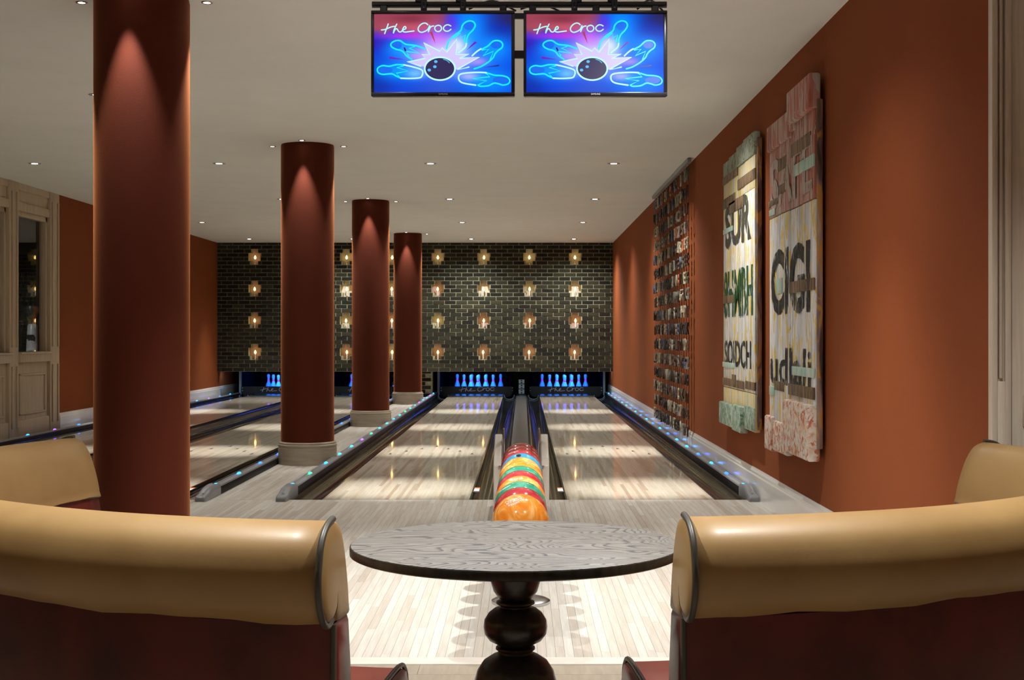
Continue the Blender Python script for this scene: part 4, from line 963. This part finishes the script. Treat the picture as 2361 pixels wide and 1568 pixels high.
for a0, a1, z0, z1, mat in ((0.25, 0.42, 2.26, 2.34, 'raw_wood'), (0.24, 0.40, 2.11, 2.17, 'raw_wood'), (0.0, 0.22, 2.06, 2.10, 'raw_wood'), (0.54, 0.94, 2.30, 2.38, 'raw_wood'), (0.60, 1.0, 2.17, 2.24, 'teal_patch'), (0.02, 0.16, 2.0, 2.04, 'teal_patch'), (0.50, 1.0, 1.46, 1.53, 'raw_wood'), (0.20, 0.34, 1.47, 1.57, 'teal_patch'), (0.56, 1.0, 0.955, 1.01, 'teal_patch'), (0.15, 0.38, 0.84, 0.90, 'raw_wood'), (0.02, 0.14, 0.80, 0.86, 'teal_patch'), (0.48, 1.0, 0.83, 0.90, 'raw_wood')):
    sp(S1, 'patch', Ls*a0, Ls*a1, z0, z1, T1-0.004, T1+0.007, mat, 0.002)
sign_text(S1, 'SAFE', Ls*0.05, Ls*0.97, 2.03, 2.36, TT+0.004, 'letter_pale', 0.03)
sign_text(S1, 'CIGI', Ls*0.06, Ls*0.93, 1.33, 1.76, TT+0.004, 'letter_black', 0.040)
sign_text(S1, 'udlali', Ls*0.04, Ls*0.95, 0.88, 1.12, TT+0.004, 'letter_black', 0.02)
# --- far sign
yn, yf = wy(1742, XS), wy(1668, XS); Ls = yf-yn
S2_ = thing('wooden_sign', 'farther plank sign with grey, green and black letters and green base blocks', 'wall sign', (XR-0.03, yn, 1.55), 'weathered plank signs'); S2_['len'] = Ls
for k, (e0, e1) in enumerate(((0, 0.20), (0.20, 0.49), (0.49, 0.70), (0.70, 1.0))):
    dt = (0.0, 0.003, 0.001, 0.004)[k]
    sp(S2_, 'plank', Ls*e0+0.006, Ls*e1-0.006, 0.78, 2.26, T0, T1+dt, 'paint_white'); sp(S2_, 'plank', Ls*e0+0.006, Ls*e1-0.006, 2.264, 2.50, T0, T1+dt-0.001, 'paint_yellow')
    sp(S2_, 'top_block', Ls*e0+0.002, Ls*e1-0.002, 2.50, 2.62+0.015*k, T0, T1+0.012*(k > 1)+0.002, 'paint_dull_green', 0.008)
    sp(S2_, 'plank', Ls*e0+0.006, Ls*e1-0.006, 0.50, 0.776, T0, T1+dt, 'paint_yellow')
sp(S2_, 'edge_board', Ls+0.0005, Ls+0.02, 0.52, 2.62, T0-0.01, T1-0.008, 'rough_edge', 0.008)
for a0, a1, z0, z1, t1 in ((-0.06, 0.42, 0.47, 0.65, 0.060), (0.42, 0.68, 0.46, 0.66, 0.068), (0.70, 0.995, 0.505, 0.68, 0.044)): sp(S2_, 'bottom_block', Ls*a0, Ls*a1, z0, z1, 0.001, t1, 'paint_green', 0.010)
for a0, a1, z0, z1, mat in ((0.0, 0.49, 2.44, 2.50, 'raw_wood'), (0.0, 0.42, 2.24, 2.32, 'raw_wood'), (0.5, 1.0, 2.32, 2.40, 'raw_wood'), (0.22, 0.68, 2.17, 2.26, 'raw_wood'), (0.02, 0.35, 2.03, 2.07, 'teal_patch'), (0.02, 0.38, 1.46, 1.52, 'raw_wood'), (0.0, 0.40, 0.94, 0.98, 'teal_patch'), (0.0, 0.70, 0.79, 0.85, 'raw_wood'), (0.74, 1.0, 0.80, 0.86, 'raw_wood'), (0.32, 0.44, 0.845, 0.89, 'raw_wood')):
    sp(S2_, 'patch', Ls*a0, Ls*a1, z0, z1, T1-0.004, T1+0.008, mat, 0.002)
sign_text(S2_, 'SUR', Ls*0.08, Ls*0.90, 1.90, 2.26, TT+0.005, 'letter_olive', 0.040)
sign_text(S2_, '8HMBH', Ls*0.03, Ls*0.95, 1.34, 1.72, TT+0.005, 'letter_green', 0.040)
sign_text(S2_, 'SOIDCH', Ls*0.06, Ls*0.90, 0.95, 1.16, TT+0.005, 'letter_black', 0.025)
# bars that carry both signs off the wall
for S in (S1, S2_):
    for z in (0.9, 2.2): MB().box(0.0, 0.029, 0.15, S['len']-0.15, z-0.03-1.55, z+0.03-1.55).build('wall_batten', 'raw_wood', S)
    del S['len']

# ================================================================== CURTAIN OF HANGING LETTERS
HX = 1.665; y_f, y_n = 17.25, 13.65; NCOL, NR = 18, 16
H = thing('letter_curtain', 'hanging curtain of wood and metal letters strung from a rail on the right wall', 'wall art', (HX, y_n, 0))
MB().bbox(-0.02, 0.02, -0.06, y_f-y_n+0.06, 2.935, 2.975, 0.004, 1).build('hanging_rail', 'rail_grey', H, 40)
chars = 'ABCDEFGHJKLMNOPRSTUVXYZ2345678&'
gl_me = {}
for ch in chars:
    me, bb = text_mesh(ch, extrude=0.06, bold=0.02); hgt = 0.122
    for v in me.vertices:
        u = (v.co.x-(bb[0]+bb[1])/2)/(bb[1]-bb[0]); q = (v.co.y-bb[2])/(bb[3]-bb[2])-0.5
        v.co = (-v.co.z*0.12, -u*0.105*min(1.0, max(0.72, (bb[1]-bb[0])/0.6)), q*hgt)
    me.materials.append(M['type_dark']); gl_me[ch] = me
tmats = ['type_dark']*6+['type_brown']*4+['type_grey']*3+['type_cream']*3+['type_blue']*2+['type_orange']*1+['type_olive']*3
cord_me = MB().box(-0.0015, 0.0015, -0.0015, 0.0015, 0.17, 2.94).mesh('cord'); cord_me.materials.append(M['cord_dark'])
random.seed(5)
for c in range(NCOL):
    y = (y_f-y_n)*(c+0.5)/NCOL
    link('cord', cord_me, H, (0.012, y, 0))
    for r_ in range(NR):
        o = link('letter', gl_me[random.choice(chars)], H, (0, y+random.uniform(-0.012, 0.012), 2.83-0.1735*r_+random.uniform(-0.008, 0.008)))
        o.rotation_euler = (random.uniform(-0.05, 0.05), 0, random.uniform(-0.25, 0.25))
        o.material_slots[0].link = 'OBJECT'; o.material_slots[0].material = M[random.choice(tmats if r_ > 3 else tmats+['type_grey']*6+['type_cream']*3)]

# ================================================================== SOFAS
def sofa(side, C, R, a0, a1, label):
    # a0: near end angle, a1: far end angle (radians, about the centre C); profile in (radial offset, z)
    S = thing('sofa', label, 'sofa', (C[0], C[1], 0), 'curved leather sofas')
    n = 48; ang = [a0+(a1-a0)*i/n for i in range(n+1)]
    dirn = 1 if a1 > a0 else -1
    def pt(a, r, z): return (math.cos(a)*(R+r), math.sin(a)*(R+r), z)
    def sweep(prof, name, mat, endbulge=0.0, angs=ang, smooth=50, wob=0.0):
        m = len(prof); vs = []; fs = []; A_ = list(angs); rings = []
        if endbulge:
            cr = sum(p[0] for p in prof)/m; cz = sum(p[1] for p in prof)/m
            def shrunk(f): return [(cr+(p[0]-cr)*f, cz+(p[1]-cz)*f) for p in prof]
            da = endbulge/R*dirn
            for f, k in ((0.30, 1.0), (0.75, 0.85), (0.95, 0.45)): rings.append((A_[0]-da*k, shrunk(f)))
            rings += [(a, prof) for a in A_]
            for f, k in ((0.95, 0.45), (0.75, 0.85), (0.30, 1.0)): rings.append((A_[-1]+da*k, shrunk(f)))
        else: rings = [(a, prof) for a in A_]
        for i_, (a, pr) in enumerate(rings):
            for j_, (r, z) in enumerate(pr):
                wz = wob*(math.sin(a*23+0.7)*0.5+math.sin(a*51)*0.3) if wob and z < 0.64 else 0
                vs.append(pt(a, r, z+wz))
        for i in range(len(rings)-1):
            for k in range(m): fs.append((i*m+k, i*m+(k+1) % m, (i+1)*m+(k+1) % m, (i+1)*m+k))
        fs += [tuple(range(m-1, -1, -1)), tuple((len(rings)-1)*m+k for k in range(m))]
        return MB().add(vs, fs).build(name, mat, S, smooth)
    roll = [(0.0, 0.816), (0.045, 0.807), (0.085, 0.780), (0.106, 0.735), (0.110, 0.695), (0.098, 0.653), (0.073, 0.623), (0.040, 0.610), (0.008, 0.616), (-0.006, 0.635), (-0.010, 0.605), (-0.120, 0.598), (-0.122, 0.62), (-0.114, 0.66), (-0.098, 0.71), (-0.076, 0.76), (-0.045, 0.80)]
    pr = [(p.x, p.y) for p in catmull(roll, 3, True)]
    sweep(pr, 'head_roll', 'tan_leather', 0.012, wob=0.006, smooth=80)
    back = [(-0.006, 0.60), (-0.002, 0.30), (0.012, 0.02), (-0.14, 0.02), (-0.155, 0.30), (-0.138, 0.50), (-0.118, 0.60)]
    sweep(back, 'back_panel', 'burgundy_leather', 0.010, smooth=50)
    # seat: cushion with rounded front
    seat = [(-0.14, 0.16), (-0.14, 0.35), (-0.18, 0.375), (-0.45, 0.38), (-0.56, 0.375), (-0.61, 0.36), (-0.64, 0.32), (-0.64, 0.20), (-0.60, 0.16)]
    e = 0.035/R*dirn
    sa = [a0-e+(a1-a0+2*e)*i/n for i in range(n+1)]
    sweep(seat, 'seat_cushion', 'seat_leather', 0.03, sa, 60)
    base = [(-0.10, 0.02), (-0.10, 0.155), (-0.58, 0.155), (-0.58, 0.02)]
    sweep(base, 'base', 'burgundy_leather')
    # piping round the roll ends, down the back edges and along the seat edge
    for a_, nm in ((a0, 0), (a1, 1)):
        k = -0.001/R*dirn*(1 if nm == 0 else -1)
        edge = [(p.x, p.y) for p in catmull([q for q in roll[:9]], 4)]
        MB().tube([pt(a_+k, r*1.0+(0.004 if r > 0 else 0), z+(0.004 if z > 0.75 else (-0.003 if z < 0.63 else 0))) for r, z in edge], 0.0072, 8).build('roll_piping', 'piping', S, 60)
        MB().tube([pt(a_+k, -0.004, 0.60), pt(a_+k, 0.001, 0.30), pt(a_+k, 0.014, 0.03)], 0.0062, 8).build('back_piping', 'piping', S, 60)
        k2 = (-e if nm == 0 else e)
        MB().tube(catmull([pt(a_+k2, -0.145, 0.36), pt(a_+k2, -0.20, 0.382), pt(a_+k2, -0.45, 0.386), pt(a_+k2, -0.56, 0.381), pt(a_+k2, -0.612, 0.365), pt(a_+k2, -0.644, 0.32), pt(a_+k2, -0.644, 0.2)], 3), 0.0062, 8).build('seat_piping', 'piping', S, 60)
        for rr in (-0.05, -0.56):
            MB().lathe([(0.018, 0.0), (0.022, 0.021)], 12).build('foot', 'table_dark', S, loc=pt(a_+(0.08 if nm == 0 else -0.08)*dirn, rr, -0.004))
    # seam stitch line on the inner face
    MB().tube([pt(a, -0.1225, 0.603) for a in ang], 0.0025, 6).build('seam', 'piping', S, 60)
    return S
sofa(-1, (-0.20, 4.42), 1.62, math.radians(263.1), math.radians(156), 'curved sofa on the left, tan leather headroll over dark burgundy back')
sofa(1, (0.20, 4.40), 1.53, math.radians(275.3), math.radians(378), 'curved sofa on the right, tan leather headroll over dark burgundy back')

# ================================================================== TABLE
TBX, TBY, TBZ, TBR = -0.018, 3.20, 0.710, 0.388
tb = thing('pedestal_table', 'round dark-stained oak table on a turned black pedestal between the sofas', 'table', (TBX, TBY, -0.004))
MB().lathe([(TBR-0.012, -0.0005), (TBR-0.001, -0.0008), (TBR, -0.003), (TBR, -0.019), (TBR-0.006, -0.022)], 96, (0, 0, TBZ+0.004), True, False).build('edge_band', 'table_dark', tb, 40)
MB().lathe([(TBR-0.003, -0.004), (TBR-0.003, 0.0006), (TBR-0.0045, 0.0012)], 96, (0, 0, TBZ+0.004)).build('table_top', 'table_top', tb, 40)
ped = [(0.225, 0.0), (0.225, 0.02), (0.20, 0.035), (0.12, 0.06), (0.085, 0.10), (0.075, 0.14), (0.07, 0.20), (0.085, 0.24), (0.092, 0.27), (0.092, 0.30), (0.098, 0.36), (0.097, 0.39), (0.090, 0.415), (0.075, 0.437), (0.055, 0.450), (0.042, 0.456), (0.040, 0.460), (0.047, 0.466), (0.046, 0.470), (0.036, 0.474), (0.045, 0.478), (0.062, 0.487), (0.073, 0.502), (0.0755, 0.518), (0.073, 0.534), (0.063, 0.550), (0.050, 0.560), (0.036, 0.564), (0.036, 0.567), (0.046, 0.573), (0.045, 0.577), (0.034, 0.582), (0.042, 0.588), (0.052, 0.602), (0.059, 0.625), (0.062, 0.66), (0.062, 0.692)]
MB().lathe(ped, 48).build('pedestal', 'table_dark', tb, 32)
